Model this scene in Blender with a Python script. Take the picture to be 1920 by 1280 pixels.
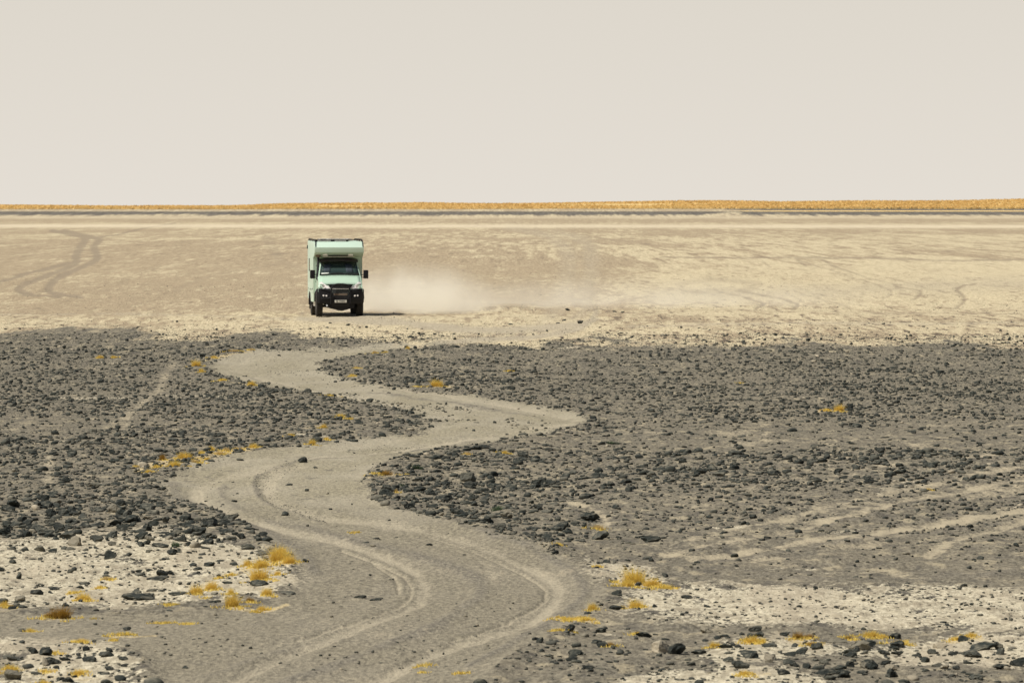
import bpy, bmesh, math, random
import numpy as np
from mathutils import Vector, Matrix

for o in list(bpy.data.objects):
    bpy.data.objects.remove(o)
scene = bpy.context.scene
COL = scene.collection
R = math.radians
random.seed(7)
rng = np.random.default_rng(11)

# ------------------------------------------------------------------ camera
H = 4.81                       # eye height above the pan, on a slight rise
FPX = 10667.0                  # focal length in photo pixels (200 mm on 36 mm)
HOR = 386.0                    # photo row of the true horizon
PITCH = math.atan((640 - HOR) / FPX)
CP, SP = math.cos(PITCH), math.sin(PITCH)
cam_d = bpy.data.cameras.new('camera')
cam_d.sensor_width = 36
cam_d.lens = 36 * FPX / 1920
cam_d.clip_start = 0.5
cam_d.clip_end = 30000
cam_d.dof.use_dof = True
cam_d.dof.focus_distance = 118
cam_d.dof.aperture_fstop = 9.0
cam = bpy.data.objects.new('camera', cam_d)
COL.objects.link(cam)
cam.location = (0, 0, H)
cam.rotation_euler = (R(90) - PITCH, 0, 0)
scene.camera = cam
scene.render.resolution_x = 1024
scene.render.resolution_y = 682
scene.render.engine = 'CYCLES'

# ------------------------------------------------------------------ sky and sun
SUN_EL, SUN_AZ = 56.0, 62.0    # azimuth measured from «towards the camera» to the left
sd = Vector((-math.cos(R(SUN_EL)) * math.sin(R(SUN_AZ)), -math.cos(R(SUN_EL)) * math.cos(R(SUN_AZ)), math.sin(R(SUN_EL))))
sun_d = bpy.data.lights.new('sun', 'SUN')
sun_d.energy = 4.9
sun_d.angle = R(0.6)
sun_d.color = (1.0, 0.955, 0.87)
sun = bpy.data.objects.new('sun', sun_d)
COL.objects.link(sun)
sun.location = (-40, 40, 80)
sun.rotation_euler = sd.to_track_quat('Z', 'Y').to_euler()

world = bpy.data.worlds.new('World')
scene.world = world
world.use_nodes = True
nt = world.node_tree
nt.nodes.clear()
wo = nt.nodes.new('ShaderNodeOutputWorld')
bg = nt.nodes.new('ShaderNodeBackground')
sky = nt.nodes.new('ShaderNodeTexSky')
sky.sky_type = 'NISHITA'
sky.sun_disc = False
sky.sun_elevation = R(SUN_EL)
sky.sun_rotation = math.atan2(sd.x, sd.y)
sky.dust_density = 4.0
sky.air_density = 1.0
# dusty desert air: pale cream band low over the horizon, thinning out upwards
tc = nt.nodes.new('ShaderNodeTexCoord')
sx = nt.nodes.new('ShaderNodeSeparateXYZ')
nt.links.new(tc.outputs['Generated'], sx.inputs[0])
mr = nt.nodes.new('ShaderNodeMapRange')
mr.inputs['From Min'].default_value = 0.04
mr.inputs['From Max'].default_value = 0.28
mr.interpolation_type = 'SMOOTHSTEP'
nt.links.new(sx.outputs['Z'], mr.inputs['Value'])
cr = nt.nodes.new('ShaderNodeValToRGB')
cr.color_ramp.elements[0].position = 0.0
cr.color_ramp.elements[0].color = (0.775, 0.725, 0.655, 1)
cr.color_ramp.elements[1].position = 0.045
cr.color_ramp.elements[1].color = (0.715, 0.670, 0.594, 1)
nt.links.new(sx.outputs['Z'], cr.inputs['Fac'])
sc = nt.nodes.new('ShaderNodeVectorMath')
sc.operation = 'SCALE'
sc.inputs['Scale'].default_value = 0.060
nt.links.new(sky.outputs[0], sc.inputs[0])
mx = nt.nodes.new('ShaderNodeMix')
mx.data_type = 'RGBA'
nt.links.new(mr.outputs[0], mx.inputs['Factor'])
nt.links.new(cr.outputs[0], mx.inputs['A'])
nt.links.new(sc.outputs[0], mx.inputs['B'])
nt.links.new(mx.outputs['Result'], bg.inputs['Color'])
bg.inputs['Strength'].default_value = 1.0
nt.links.new(bg.outputs[0], wo.inputs['Surface'])

scene.view_settings.view_transform = 'Standard'
scene.view_settings.look = 'None'
scene.view_settings.exposure = 0.0
scene.view_settings.gamma = 1.0
scene.view_settings.use_curve_mapping = False
scene.cycles.volume_bounces = 4
scene.cycles.max_bounces = 6

# ------------------------------------------------------------------ measuring: photo pixel <-> point on the ground
def gp(px, py):
    """point on the flat ground seen at photo pixel (px, py)"""
    u = (px - 960) / FPX
    v = (640 - py) / FPX
    dy = CP + v * SP
    dz = -SP + v * CP
    t = -H / dz
    return u * t, dy * t

def to_px(x, y):
    d = y * CP + H * SP
    d = np.maximum(d, 1.0)
    px = 960 + FPX * x / d
    py = 640 - FPX * (y * SP - H * CP) / d
    return px, py

# ------------------------------------------------------------------ value noise in numpy
def _hash(ix, iy, seed):
    h = (ix.astype(np.int64) * 374761393 + iy.astype(np.int64) * 668265263 + seed * 1442695041) & 0xffffffff
    h = ((h ^ (h >> 13)) * 1274126177) & 0xffffffff
    return ((h ^ (h >> 16)) & 0xffff) / 65535.0

def vnoise(x, y, seed=0):
    ix = np.floor(x); iy = np.floor(y)
    fx = x - ix; fy = y - iy
    fx = fx * fx * (3 - 2 * fx); fy = fy * fy * (3 - 2 * fy)
    a = _hash(ix, iy, seed); b = _hash(ix + 1, iy, seed)
    c = _hash(ix, iy + 1, seed); d = _hash(ix + 1, iy + 1, seed)
    return (a * (1 - fx) + b * fx) * (1 - fy) + (c * (1 - fx) + d * fx) * fy

def fbm(x, y, seed=0, oct=3):
    s = 0; a = 0.5; t = 0
    for k in range(oct):
        s = s + a * vnoise(x * 2 ** k, y * 2 ** k, seed + 17 * k)
        t += a; a *= 0.5
    return s / t

def sstep(a, b, x):
    t = np.clip((x - a) / (b - a), 0, 1)
    return t * t * (3 - 2 * t)

# ------------------------------------------------------------------ the ground's layout, surveyed from the photograph
KY = 2.6
def seg_dist(px, py, pts, ky=KY):
    d = np.full(px.shape, 1e9)
    for (x0, y0), (x1, y1) in zip(pts[:-1], pts[1:]):
        ax, ay = x0, y0 * ky
        bx, by = x1 - x0, (y1 - y0) * ky
        L = bx * bx + by * by + 1e-9
        t = np.clip(((px - ax) * bx + (py * ky - ay) * by) / L, 0, 1)
        dd = np.hypot(px - ax - t * bx, py * ky - ay - t * by)
        d = np.minimum(d, dd)
    return d

def sd_poly(px, py, pts, ky=KY):
    inside = np.zeros(px.shape, bool)
    n = len(pts)
    for i in range(n):
        x0, y0 = pts[i]; x1, y1 = pts[(i + 1) % n]
        if y0 == y1:
            continue
        c = ((y0 > py) != (y1 > py)) & (px < (x1 - x0) * (py - y0) / (y1 - y0) + x0)
        inside ^= c
    d = seg_dist(px, py, list(pts) + [pts[0]], ky)
    return np.where(inside, d, -d)

def sm(pts, n=5):
    """Catmull-Rom through the points"""
    P = [pts[0]] + list(pts) + [pts[-1]]
    out = []
    for i in range(1, len(P) - 2):
        p0, p1, p2, p3 = [np.array(q, float) for q in P[i - 1:i + 3]]
        for k in range(n):
            t = k / n
            out.append(tuple(0.5 * (2 * p1 + (p2 - p0) * t + (2 * p0 - 5 * p1 + 4 * p2 - p3) * t * t + (3 * p1 - p0 - 3 * p2 + p3) * t ** 3)))
    out.append(tuple(pts[-1]))
    return out

PAN_EDGE = [(-4000, 622), (-1500, 622), (-700, 622), (0, 625), (180, 621), (330, 626), (520, 634), (640, 640), (760, 640), (900, 634), (1000, 640), (1060, 641), (1200, 647), (1400, 647), (1600, 643), (1750, 647), (1920, 650), (2600, 650), (4000, 650), (9000, 650)]
ROAD = [(1150, 604), (1060, 622), (1000, 628), (860, 638), (700, 648), (560, 655), (450, 662), (405, 672), (385, 686),
        (405, 702), (450, 715), (520, 729), (600, 743), (650, 750), (710, 762), (770, 772), (815, 783), (832, 795),
        (790, 806), (700, 816), (600, 826), (520, 834), (460, 842), (400, 858), (350, 874), (312, 895),
        (305, 918), (335, 943), (400, 962), (455, 985), (505, 1012), (545, 1040), (560, 1068), (535, 1100), (470, 1130),
        (330, 1133), (180, 1140), (0, 1142), (-800, 1145), (-800, 1196), (0, 1195), (60, 1222), (150, 1208), (230, 1222), (280, 1250), (300, 1330), (260, 1700),
        (850, 1700), (880, 1330), (930, 1260), (990, 1212), (1060, 1176), (1120, 1140), (1135, 1108), (1120, 1080), (1060, 1050), (990, 1022),
        (900, 996), (820, 975), (745, 952), (700, 932), (680, 905), (700, 880), (745, 862), (800, 848), (880, 832), (980, 818), (1060, 806), (1108, 793),
        (1108, 782), (1060, 768), (980, 754), (890, 742), (790, 734), (700, 720), (640, 708), (600, 695), (600, 681), (660, 668), (760, 657),
        (880, 648), (1000, 641), (1100, 632)]
SALT = [
    [(-900, 1012), (0, 1018), (120, 1008), (240, 1000), (330, 990), (430, 1006), (500, 1030), (552, 1060), (520, 1106), (430, 1120), (330, 1122), (200, 1129), (0, 1133), (-900, 1135)],
    [(50, 1228), (110, 1212), (200, 1208), (255, 1228), (270, 1262), (240, 1310), (120, 1420), (-300, 1420), (-300, 1270), (0, 1262)],
    [(-300, 1198), (20, 1198), (46, 1207), (20, 1216), (-300, 1218)],
    [(1100, 1050), (1180, 1058), (1235, 1072), (1260, 1095), (1240, 1110), (1170, 1100), (1130, 1075)],
    [(1165, 1110), (1300, 1092), (1400, 1098), (1500, 1100), (1600, 1106), (1700, 1094), (1860, 1098), (1930, 1118), (2900, 1120), (2900, 1180), (1920, 1184), (1700, 1180), (1500, 1174), (1340, 1172), (1230, 1168), (1180, 1140)],
    [(1330, 1218), (1480, 1200), (1620, 1206), (1800, 1196), (1920, 1190), (2900, 1190), (2900, 1236), (1900, 1244), (1700, 1234), (1560, 1232), (1450, 1245), (1340, 1256), (1290, 1240)],
    [(1180, 1262), (1290, 1256), (1480, 1262), (1560, 1290), (1400, 1400), (1100, 1400)],
]
SALT_LINES = [
    ([(120, 741), (220, 743), (300, 741)], 9, .8), ([(310, 742), (380, 739), (470, 746)], 10, .8), ([(490, 812), (560, 812), (610, 817)], 9, 1),
    ([(690, 745), (640, 752), (600, 742)], 8, .4), ([(170, 679), (230, 677)], 6, .7), ([(235, 690), (262, 690)], 5, .7),
    ([(1290, 1062), (1360, 1062), (1470, 1061)], 5, .8), ([(1485, 1064), (1530, 1063)], 6, .9), ([(1520, 1092), (1580, 1091)], 5, .9), ([(1540, 1070), (1600, 1069)], 4, .7),
    ([(1555, 998), (1585, 995), (1612, 992)], 14, .75), ([(1330, 985), (1400, 983), (1440, 984)], 9, .8), ([(1470, 965), (1500, 955), (1530, 948)], 14, .45), ([(1640, 920), (1700, 905), (1730, 890)], 16, .5),
    ([(1230, 978), (1280, 977)], 6, .6), ([(1530, 878), (1560, 876)], 8, .6), ([(700, 908), (740, 922), (800, 935)], 14, .4), ([(1085, 1182), (1150, 1185)], 10, .7), ([(1760, 968), (1830, 972)], 7, .6),
    ([(1075, 940), (1115, 958), (1130, 976), (1105, 1000)], 11, .55), ([(860, 880), (850, 895)], 10, .3),
    ([(1010, 650), (1280, 653), (1450, 652)], 4, .5), ([(960, 622), (1000, 620)], 5, .3),
    ([(640, 1108), (720, 1110), (770, 1108)], 9, .5), ([(940, 1188), (1000, 1184)], 7, .3), ([(560, 1248), (640, 1240)], 8, .2)]
RUTS = [   # pale compacted tyre lines (points, width px, strength)
    (sm([(520, 886), (500, 905), (515, 935), (575, 960), (680, 976), (790, 992), (880, 1018), (960, 1050), (1025, 1082), (1046, 1108), (1020, 1145), (950, 1180), (860, 1208), (780, 1240), (700, 1282), (600, 1350)]), 23, .95),
    (sm([(680, 978), (780, 1005), (850, 1030), (910, 1055), (920, 1080)]), 12, .5),
    (sm([(560, 875), (430, 890), (370, 915), (385, 945), (450, 970), (540, 993), (640, 1010), (730, 1042), (782, 1072), (795, 1105), (770, 1135), (690, 1170), (600, 1208), (500, 1245), (420, 1285), (330, 1340)]), 21, .85),
    (sm([(700, 1050), (750, 1075), (768, 1110)]), 7, .4),
    (sm([(640, 700), (720, 722), (840, 742), (960, 762), (1050, 776), (1080, 788), (1040, 800), (920, 818), (800, 836), (680, 850), (560, 862), (440, 880)]), 13, .6),
    (sm([(470, 705), (560, 728), (660, 745), (780, 765), (860, 785), (850, 800), (760, 818), (640, 835), (520, 850), (420, 868), (350, 892)]), 13, .5),
    (sm([(1000, 634), (860, 644), (700, 655), (560, 665), (470, 675), (430, 688), (470, 702)]), 8, .5),
    (sm([(700, 1265), (880, 1200), (960, 1190), (1020, 1180)]), 9, .3),
    (sm([(480, 1278), (380, 1300), (300, 1340)]), 14, .4)]
for _p in ([(525, 890), (508, 912), (525, 938), (590, 962), (700, 978), (800, 994), (890, 1021), (968, 1053), (1030, 1086), (1049, 1110), (1022, 1148), (952, 1184), (862, 1212), (782, 1244), (705, 1285)],
           [(800, 1000), (880, 1030), (960, 1064), (1010, 1092), (1022, 1112), (1000, 1140), (930, 1174), (850, 1200)],
           [(372, 910), (392, 945), (460, 972), (545, 996), (645, 1014), (735, 1046), (786, 1076), (798, 1105), (772, 1138), (692, 1174), (602, 1212), (502, 1249), (424, 1289)],
           [(640, 1024), (715, 1052), (762, 1080), (772, 1106), (748, 1130), (670, 1164), (560, 1205)], [(700, 1050), (738, 1076), (750, 1106)],
           [(660, 712), (800, 738), (940, 760), (1060, 782)], [(1060, 796), (930, 812), (800, 832), (670, 846), (560, 858)], [(480, 708), (600, 736), (740, 762)]):
    RUTS.append((sm(_p), 6, 1.0))
TRACKS = [  # pale tracks over the dark ground to the right and faint bare paths
    (sm([(1240, 1040), (1400, 1012), (1520, 985), (1640, 955), (1760, 925), (1930, 900), (2300, 850)]), 17, .6),
    (sm([(1300, 1048), (1450, 1025), (1600, 1004), (1740, 985), (1850, 972), (1960, 955), (2400, 905)]), 17, .68),
    (sm([(1290, 1000), (1400, 985), (1500, 965), (1590, 940), (1700, 915), (1830, 895), (1960, 870)]), 14, .5),
    (sm([(1230, 1032), (1480, 972), (1700, 938), (1960, 912)]), 24, .35), (sm([(1420, 1046), (1600, 1026), (1800, 1006), (1990, 990)]), 16, .4), (sm([(1500, 905), (1640, 880), (1790, 862), (1960, 845)]), 16, .4),
    (sm([(1580, 920), (1690, 905), (1740, 890)]), 10, .35),
    (sm([(1745, 1040), (1775, 1020), (1860, 995), (1940, 978), (2200, 950)]), 19, .7),
    (sm([(1640, 1065), (1700, 1078), (1760, 1095)]), 20, .4),
    (sm([(1500, 1045), (1560, 1060), (1680, 1072)]), 9, .3),
    (sm([(1350, 835), (1500, 825), (1650, 830), (1800, 850), (1920, 880)]), 16, .3),
    (sm([(1700, 848), (1640, 862), (1600, 880), (1660, 895)]), 10, .3),
    (sm([(1140, 815), (1300, 812), (1500, 812)]), 14, .3),
    (sm([(330, 678), (310, 700), (302, 730), (262, 755), (240, 778), (230, 800)]), 15, .42),
    (sm([(1068, 938), (1105, 948), (1132, 964), (1138, 982), (1112, 1002)]), 13, .68), (sm([(420, 905), (250, 925), (110, 925)]), 12, .3),
    (sm([(95, 830), (88, 860), (92, 905)]), 16, .36)]
PAN_TRACKS = [  # darker tyre furrows across the pan
    (sm([(100, 433), (130, 439), (160, 446), (152, 462), (143, 480), (140, 495), (100, 512), (60, 528), (35, 540), (50, 550), (110, 556)], 4), 11, .8),
    (sm([(120, 433), (150, 440), (185, 449), (176, 464), (182, 485), (150, 502), (110, 520), (92, 538), (100, 548), (150, 556)], 4), 11, .8),
    (sm([(-200, 560), (-60, 545), (0, 529), (60, 510), (130, 493)], 4), 9, .8),
    (sm([(170, 447), (220, 440), (260, 430), (330, 418)], 4), 4, .8), (sm([(-60, 588), (0, 590), (80, 598), (200, 606), (320, 612)], 4), 7, .3),
    (sm([(500, 445), (515, 470), (530, 490), (575, 505)], 4), 16, .4), (sm([(560, 445), (530, 455), (515, 475)], 4), 8, .3),
    (sm([(330, 545), (360, 530), (430, 510), (520, 495)], 4), 10, .35), (sm([(150, 540), (200, 545), (240, 525), (300, 500)], 4), 8, .3),
    (sm([(980, 430), (1120, 446), (1230, 460)], 4), 8, .3),
    (sm([(1350, 545), (1400, 557), (1432, 568), (1418, 579)], 4), 6, .7), (sm([(1385, 544), (1450, 555), (1495, 568), (1488, 577)], 4), 6, .7),
    (sm([(1490, 545), (1530, 558), (1560, 566), (1598, 576)], 4), 5, .5), (sm([(1480, 480), (1520, 495), (1600, 520), (1670, 545), (1655, 560)], 4), 4, .5),
    (sm([(1540, 485), (1580, 505), (1680, 535), (1726, 546), (1715, 560)], 4), 5, .55), (sm([(1830, 530), (1795, 540), (1810, 560), (1790, 578)], 4), 6, .6),
    (sm([(1240, 482), (1400, 483), (1600, 483), (1760, 488), (1940, 486)], 4), 6, .6), (sm([(1720, 452), (1810, 464), (1740, 474), (1680, 484)], 4), 3, .5),
    (sm([(1280, 530), (1340, 525), (1420, 532), (1380, 545), (1290, 545)], 4), 18, .4), (sm([(1430, 490), (1445, 500)], 4), 4, .5), (sm([(1495, 487), (1512, 500)], 4), 4, .5),
    (sm([(-300, 576), (300, 582), (580, 590), (700, 598)], 4), 6, .25), (sm([(1130, 585), (1500, 582), (2000, 590), (2600, 590)], 4), 5, .45),
    (sm([(1100, 602), (1500, 600), (2000, 602), (2600, 600)], 4), 4, .45)]
DARKBANDS = [   # churned darker earth between and outside the wheel lines
    (sm([(325, 905), (350, 945), (470, 985), (560, 1025), (590, 1070)]), 20, .8), (sm([(560, 985), (720, 1022), (850, 1060), (905, 1100), (860, 1150), (760, 1200), (620, 1250), (480, 1300)]), 24, .75),
    (sm([(860, 990), (1000, 1035), (1090, 1085), (1085, 1130), (990, 1190), (880, 1250)]), 16, .8), (sm([(690, 735), (800, 752), (940, 770), (1010, 784)]), 9, .8), (sm([(520, 742), (700, 768), (800, 790)]), 6, .6),
    (sm([(430, 700), (520, 720), (660, 742)]), 7, .6), (sm([(900, 822), (760, 846), (620, 858), (520, 875), (480, 900), (500, 940), (600, 972)]), 9, .8), (sm([(420, 905), (430, 940), (520, 980), (640, 1000)]), 12, .6),
    (sm([(640, 1200), (500, 1230), (380, 1270)]), 14, .5), (sm([(760, 1112), (700, 1112), (640, 1118)]), 5, .7), (sm([(560, 1170), (300, 1165), (0, 1160)]), 30, .35),
    (sm([(1120, 802), (1300, 818), (1500, 838), (1700, 842)]), 12, .4), (sm([(1300, 1035), (1500, 995), (1700, 958), (1920, 925)]), 8, .7), (sm([(1350, 1052), (1600, 1018), (1800, 992), (1960, 970)]), 8, .7), (sm([(1400, 1075), (1650, 1085), (1900, 1070)]), 22, .6)]
STRAW = [   # bleached litter lying round the grass
    (sm([(262, 882), (300, 868), (350, 862), (420, 848), (480, 838)]), 15, 1), (sm([(1040, 1160), (1120, 1162)]), 9, .9), (sm([(1160, 1092), (1210, 1100), (1270, 1104)]), 16, .9), (sm([(1165, 1138), (1215, 1140)]), 12, .7),
    (sm([(455, 1062), (500, 1060), (550, 1058)]), 20, .8), (sm([(440, 1132), (500, 1134), (540, 1122)]), 10, .9), (sm([(1400, 1208), (1440, 1206)]), 12, .7), (sm([(1490, 1202), (1540, 1210)]), 14, .8), (sm([(1580, 1196), (1700, 1200)]), 10, .8), (sm([(1790, 1200), (1840, 1200)]), 12, .7),
    (sm([(130, 1108), (180, 1112)]), 12, .5), (sm([(210, 1190), (290, 1188)]), 8, .8), (sm([(80, 1152), (140, 1152)]), 9, .6), (sm([(0, 1260), (180, 1268)]), 12, .7), (sm([(355, 686), (400, 672), (470, 662)]), 7, .8), (sm([(400, 712), (480, 728)]), 6, .6),
    (sm([(540, 812), (650, 781)]), 8, .5), (sm([(800, 728), (850, 727)]), 7, .6), (sm([(690, 900), (740, 893)]), 8, .6), (sm([(1535, 772), (1590, 770)]), 8, .9), (sm([(1395, 1277), (1440, 1276)]), 9, .5)]
PAN_PALE = [
    (sm([(820, 646), (900, 637), (1000, 631), (1075, 618), (1115, 598)], 4), 15, .9), (sm([(1040, 628), (1100, 612), (1118, 580)], 4), 10, .7),
    (sm([(960, 426), (1030, 442), (1062, 470), (1066, 505), (1058, 540), (1050, 575), (1020, 604)], 4), 34, .45), (sm([(1040, 434), (1100, 456), (1108, 500), (1100, 545), (1098, 580), (1060, 608)], 4), 30, .45),  # smooth pale ground and driven dust lane by the lorry
    (sm([(570, 597), (640, 597), (720, 602), (800, 611), (880, 619), (980, 618), (1080, 610)], 4), 27, 1.0),
    (sm([(600, 603), (700, 612), (850, 630), (990, 627)], 4), 14, .3),
    (sm([(820, 572), (950, 566), (1030, 572)], 4), 18, .5), (sm([(1030, 568), (1080, 563), (1105, 566)], 4), 22, .5),
    (sm([(1180, 612), (1500, 608), (1920, 606), (2600, 604)], 4), 12, .5), (sm([(1250, 555), (1500, 548), (1920, 530)], 4), 60, .45),
    (sm([(-500, 590), (200, 588), (560, 597)], 4), 7, .5)]

def lines_mask(px, py, lines, wob=0, soft=0.75):
    m = np.zeros(px.shape)
    for pts, w, s in lines:
        xs = [p[0] for p in pts]; ys = [p[1] for p in pts]
        sel = (px > min(xs) - 3 * w) & (px < max(xs) + 3 * w) & (py > min(ys) - 2 * w) & (py < max(ys) + 2 * w)
        if not sel.any():
            continue
        w = w * 1.35
        wb = wob[sel] if hasattr(wob, 'shape') else 0
        d = seg_dist(px[sel], py[sel], pts) + wb * w
        v = s * (1 - sstep(w * (1 - soft) * 0.7, w * 1.0, d))
        m[sel] = np.maximum(m[sel], v)
    return m

def layout(x, y):
    """all surface masks at world points (flat survey coordinates)"""
    px, py = to_px(x, y)
    near = np.maximum(y, 20.0)
    w1 = fbm(x * 1.2, y * 0.30, 3) - 0.5
    w2 = fbm(x * 5, y * 0.9, 5) - 0.5
    qx = px + w1 * 26 + w2 * 16
    qy = py + (fbm(x * 0.9 + 40, y * 0.25, 9) - 0.5) * 9 + w2 * 4
    m = {}
    edge = np.interp(qx, [p[0] for p in PAN_EDGE], [p[1] for p in PAN_EDGE])
    m['pan'] = sstep(-20, 16, edge - qy + w1 * 18 + (fbm(x * 0.33, y * 0.045, 13) - 0.5) * 48)
    dr = sd_poly(qx, qy, ROAD)
    m['dr'] = dr
    m['road'] = sstep(-26, 30, dr)
    s = np.zeros(px.shape)
    for P in SALT:
        s = np.maximum(s, sstep(-70, 60, sd_poly(qx, qy, P)))
    s = np.maximum(s, .8 * lines_mask(qx, qy, SALT_LINES, w1, 1))
    m['salt'] = s
    m['rut'] = lines_mask(px + w2 * 14, py + w2 * 5, RUTS, 0, 1) * (0.45 + 0.8 * fbm(x * .6, y * .25, 91))
    m['track'] = lines_mask(px + w1 * 10, py + w2 * 4, TRACKS, 0, 1)
    m['ptrack'] = lines_mask(px + w2 * 5, py + w2 * 2, PAN_TRACKS)
    m['dband'] = lines_mask(px + w1 * 18, py + w2 * 6, DARKBANDS, 0, 1)
    m['straw'] = lines_mask(px + w1 * 12, py + w2 * 5, STRAW, 0, 1)
    m['ppale'] = lines_mask(px + w1 * 10, py + w2 * 4, PAN_PALE, 0, 1)
    return px, py, m

def ridge(x, y):
    u = np.clip(x / np.maximum(y, 100.0), -0.6, 0.6) * FPX + 960
    top = np.interp(u, [-6000, 0, 330, 700, 1280, 1500, 1620, 1920, 3000, 8000], [388, 386.2, 385.8, 383.6, 382.0, 380.5, 379.2, 376.6, 374, 374])
    zc = H + (HOR - top) * 2850 / FPX
    p = [(2500, 0), (2600, H - 12 * 2600 / FPX), (2700, H - 6.5 * 2700 / FPX)]
    z = np.interp(y, [q[0] for q in p], [q[1] for q in p])
    t = sstep(2700, 2850, y)
    z = np.where(y > 2700, p[2][1] * (1 - t) + zc * t, z)
    z = z + ((fbm(x * 0.03, y * 0.03, 77) - 0.5) * 1.0 + (fbm(x * 0.011, y * 0.002, 78, 3) - 0.5) * 2.4) * sstep(2680, 2800, y)
    t = sstep(2900, 3300, y)
    return z * (1 - t)

def relief(x, y, m):
    """height of the ground in metres: humps, tyre ruts, shoulders, far grass bank"""
    near = 1 - sstep(330, 700, y)
    a = (fbm(x * 0.35, y * 0.16, 21, 2) - 0.5) * 0.16
    b = (fbm(x * 1.6, y * 0.55, 22, 2) - 0.5) * 0.085
    c = (fbm(x * 5.5, y * 2.2, 23, 2) - 0.5) * 0.035 * (1 - sstep(90, 170, y))
    rough = 1 - 0.75 * m['road']
    z = a * near + (b + c) * near * rough
    dr = m['dr']
    z = z + 0.03 * np.exp(-((dr + 10) / 22.0) ** 2) * near      # dirt pushed up along the track's edge
    z = z - 0.035 * m['rut'] * near + 0.03 * m['dband'] * near * (0.4 + 1.2 * fbm(x * 3.1, y * 1.1, 25, 2)) - 0.03 * m['track'] * near - 0.05 * m['ptrack'] * near - 0.02 * sstep(-60, 90, dr) * near
    z = z + (fbm(x * 0.5, y * 0.045, 31, 3) - 0.5) * 0.16 * sstep(200, 260, y) * (1 - sstep(600, 1100, y)) * (1 - m['ppale'])
    return z * sstep(8, 25, np.abs(y)) + ridge(x, y)

def ground_z(x, y):
    x = np.atleast_1d(np.array(x, float)); y = np.atleast_1d(np.array(y, float))
    _, _, m = layout(x, y)
    return relief(x, y, m)
# ------------------------------------------------------------------ node helpers
def new_mat(name):
    m = bpy.data.materials.new(name)
    m.use_nodes = True
    t = m.node_tree
    return m, t, t.nodes['Principled BSDF']

class NB:
    def __init__(self, t):
        self.t = t
    def node(self, kind, **kw):
        n = self.t.nodes.new(kind)
        for k, v in kw.items():
            setattr(n, k, v)
        return n
    def link(self, a, b):
        self.t.links.new(a, b)
    def put(self, sock, v):
        if hasattr(v, 'is_output'):
            self.link(v, sock)
        else:
            sock.default_value = v
    def math(self, op, a, b=0.0, c=None, clamp=False):
        n = self.node('ShaderNodeMath', operation=op, use_clamp=clamp)
        self.put(n.inputs[0], a); self.put(n.inputs[1], b)
        if c is not None:
            self.put(n.inputs[2], c)
        return n.outputs[0]
    def mix(self, f, a, b, blend='MIX'):
        n = self.node('ShaderNodeMix', data_type='RGBA', blend_type=blend)
        self.put(n.inputs['Factor'], f)
        self.put(n.inputs['A'], a if hasattr(a, 'is_output') else (*a, 1)); self.put(n.inputs['B'], b if hasattr(b, 'is_output') else (*b, 1))
        return n.outputs['Result']
    def step(self, v, lo, hi, a=0.0, b=1.0):
        n = self.node('ShaderNodeMapRange', interpolation_type='SMOOTHSTEP')
        self.put(n.inputs['Value'], v); self.put(n.inputs['From Min'], lo); self.put(n.inputs['From Max'], hi)
        self.put(n.inputs['To Min'], a); self.put(n.inputs['To Max'], b)
        return n.outputs[0]
    def attr(self, name):
        return self.node('ShaderNodeAttribute', attribute_name=name).outputs['Fac']
    def noise(self, vec, scale, detail=4.0, rough=0.6):
        n = self.node('ShaderNodeTexNoise')
        self.link(vec, n.inputs['Vector'])
        n.inputs['Scale'].default_value = scale; n.inputs['Detail'].default_value = detail; n.inputs['Roughness'].default_value = rough
        return n.outputs['Fac']
    def mapping(self, vec, s, loc=(0, 0, 0)):
        n = self.node('ShaderNodeMapping')
        self.link(vec, n.inputs['Vector'])
        n.inputs['Scale'].default_value = s; n.inputs['Location'].default_value = loc
        return n.outputs[0]

def tag(o, label=None, cat=None, group=None, kind=None):
    if label: o['label'] = label
    if cat: o['category'] = cat
    if group: o['group'] = group
    if kind: o['kind'] = kind
    return o

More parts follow.
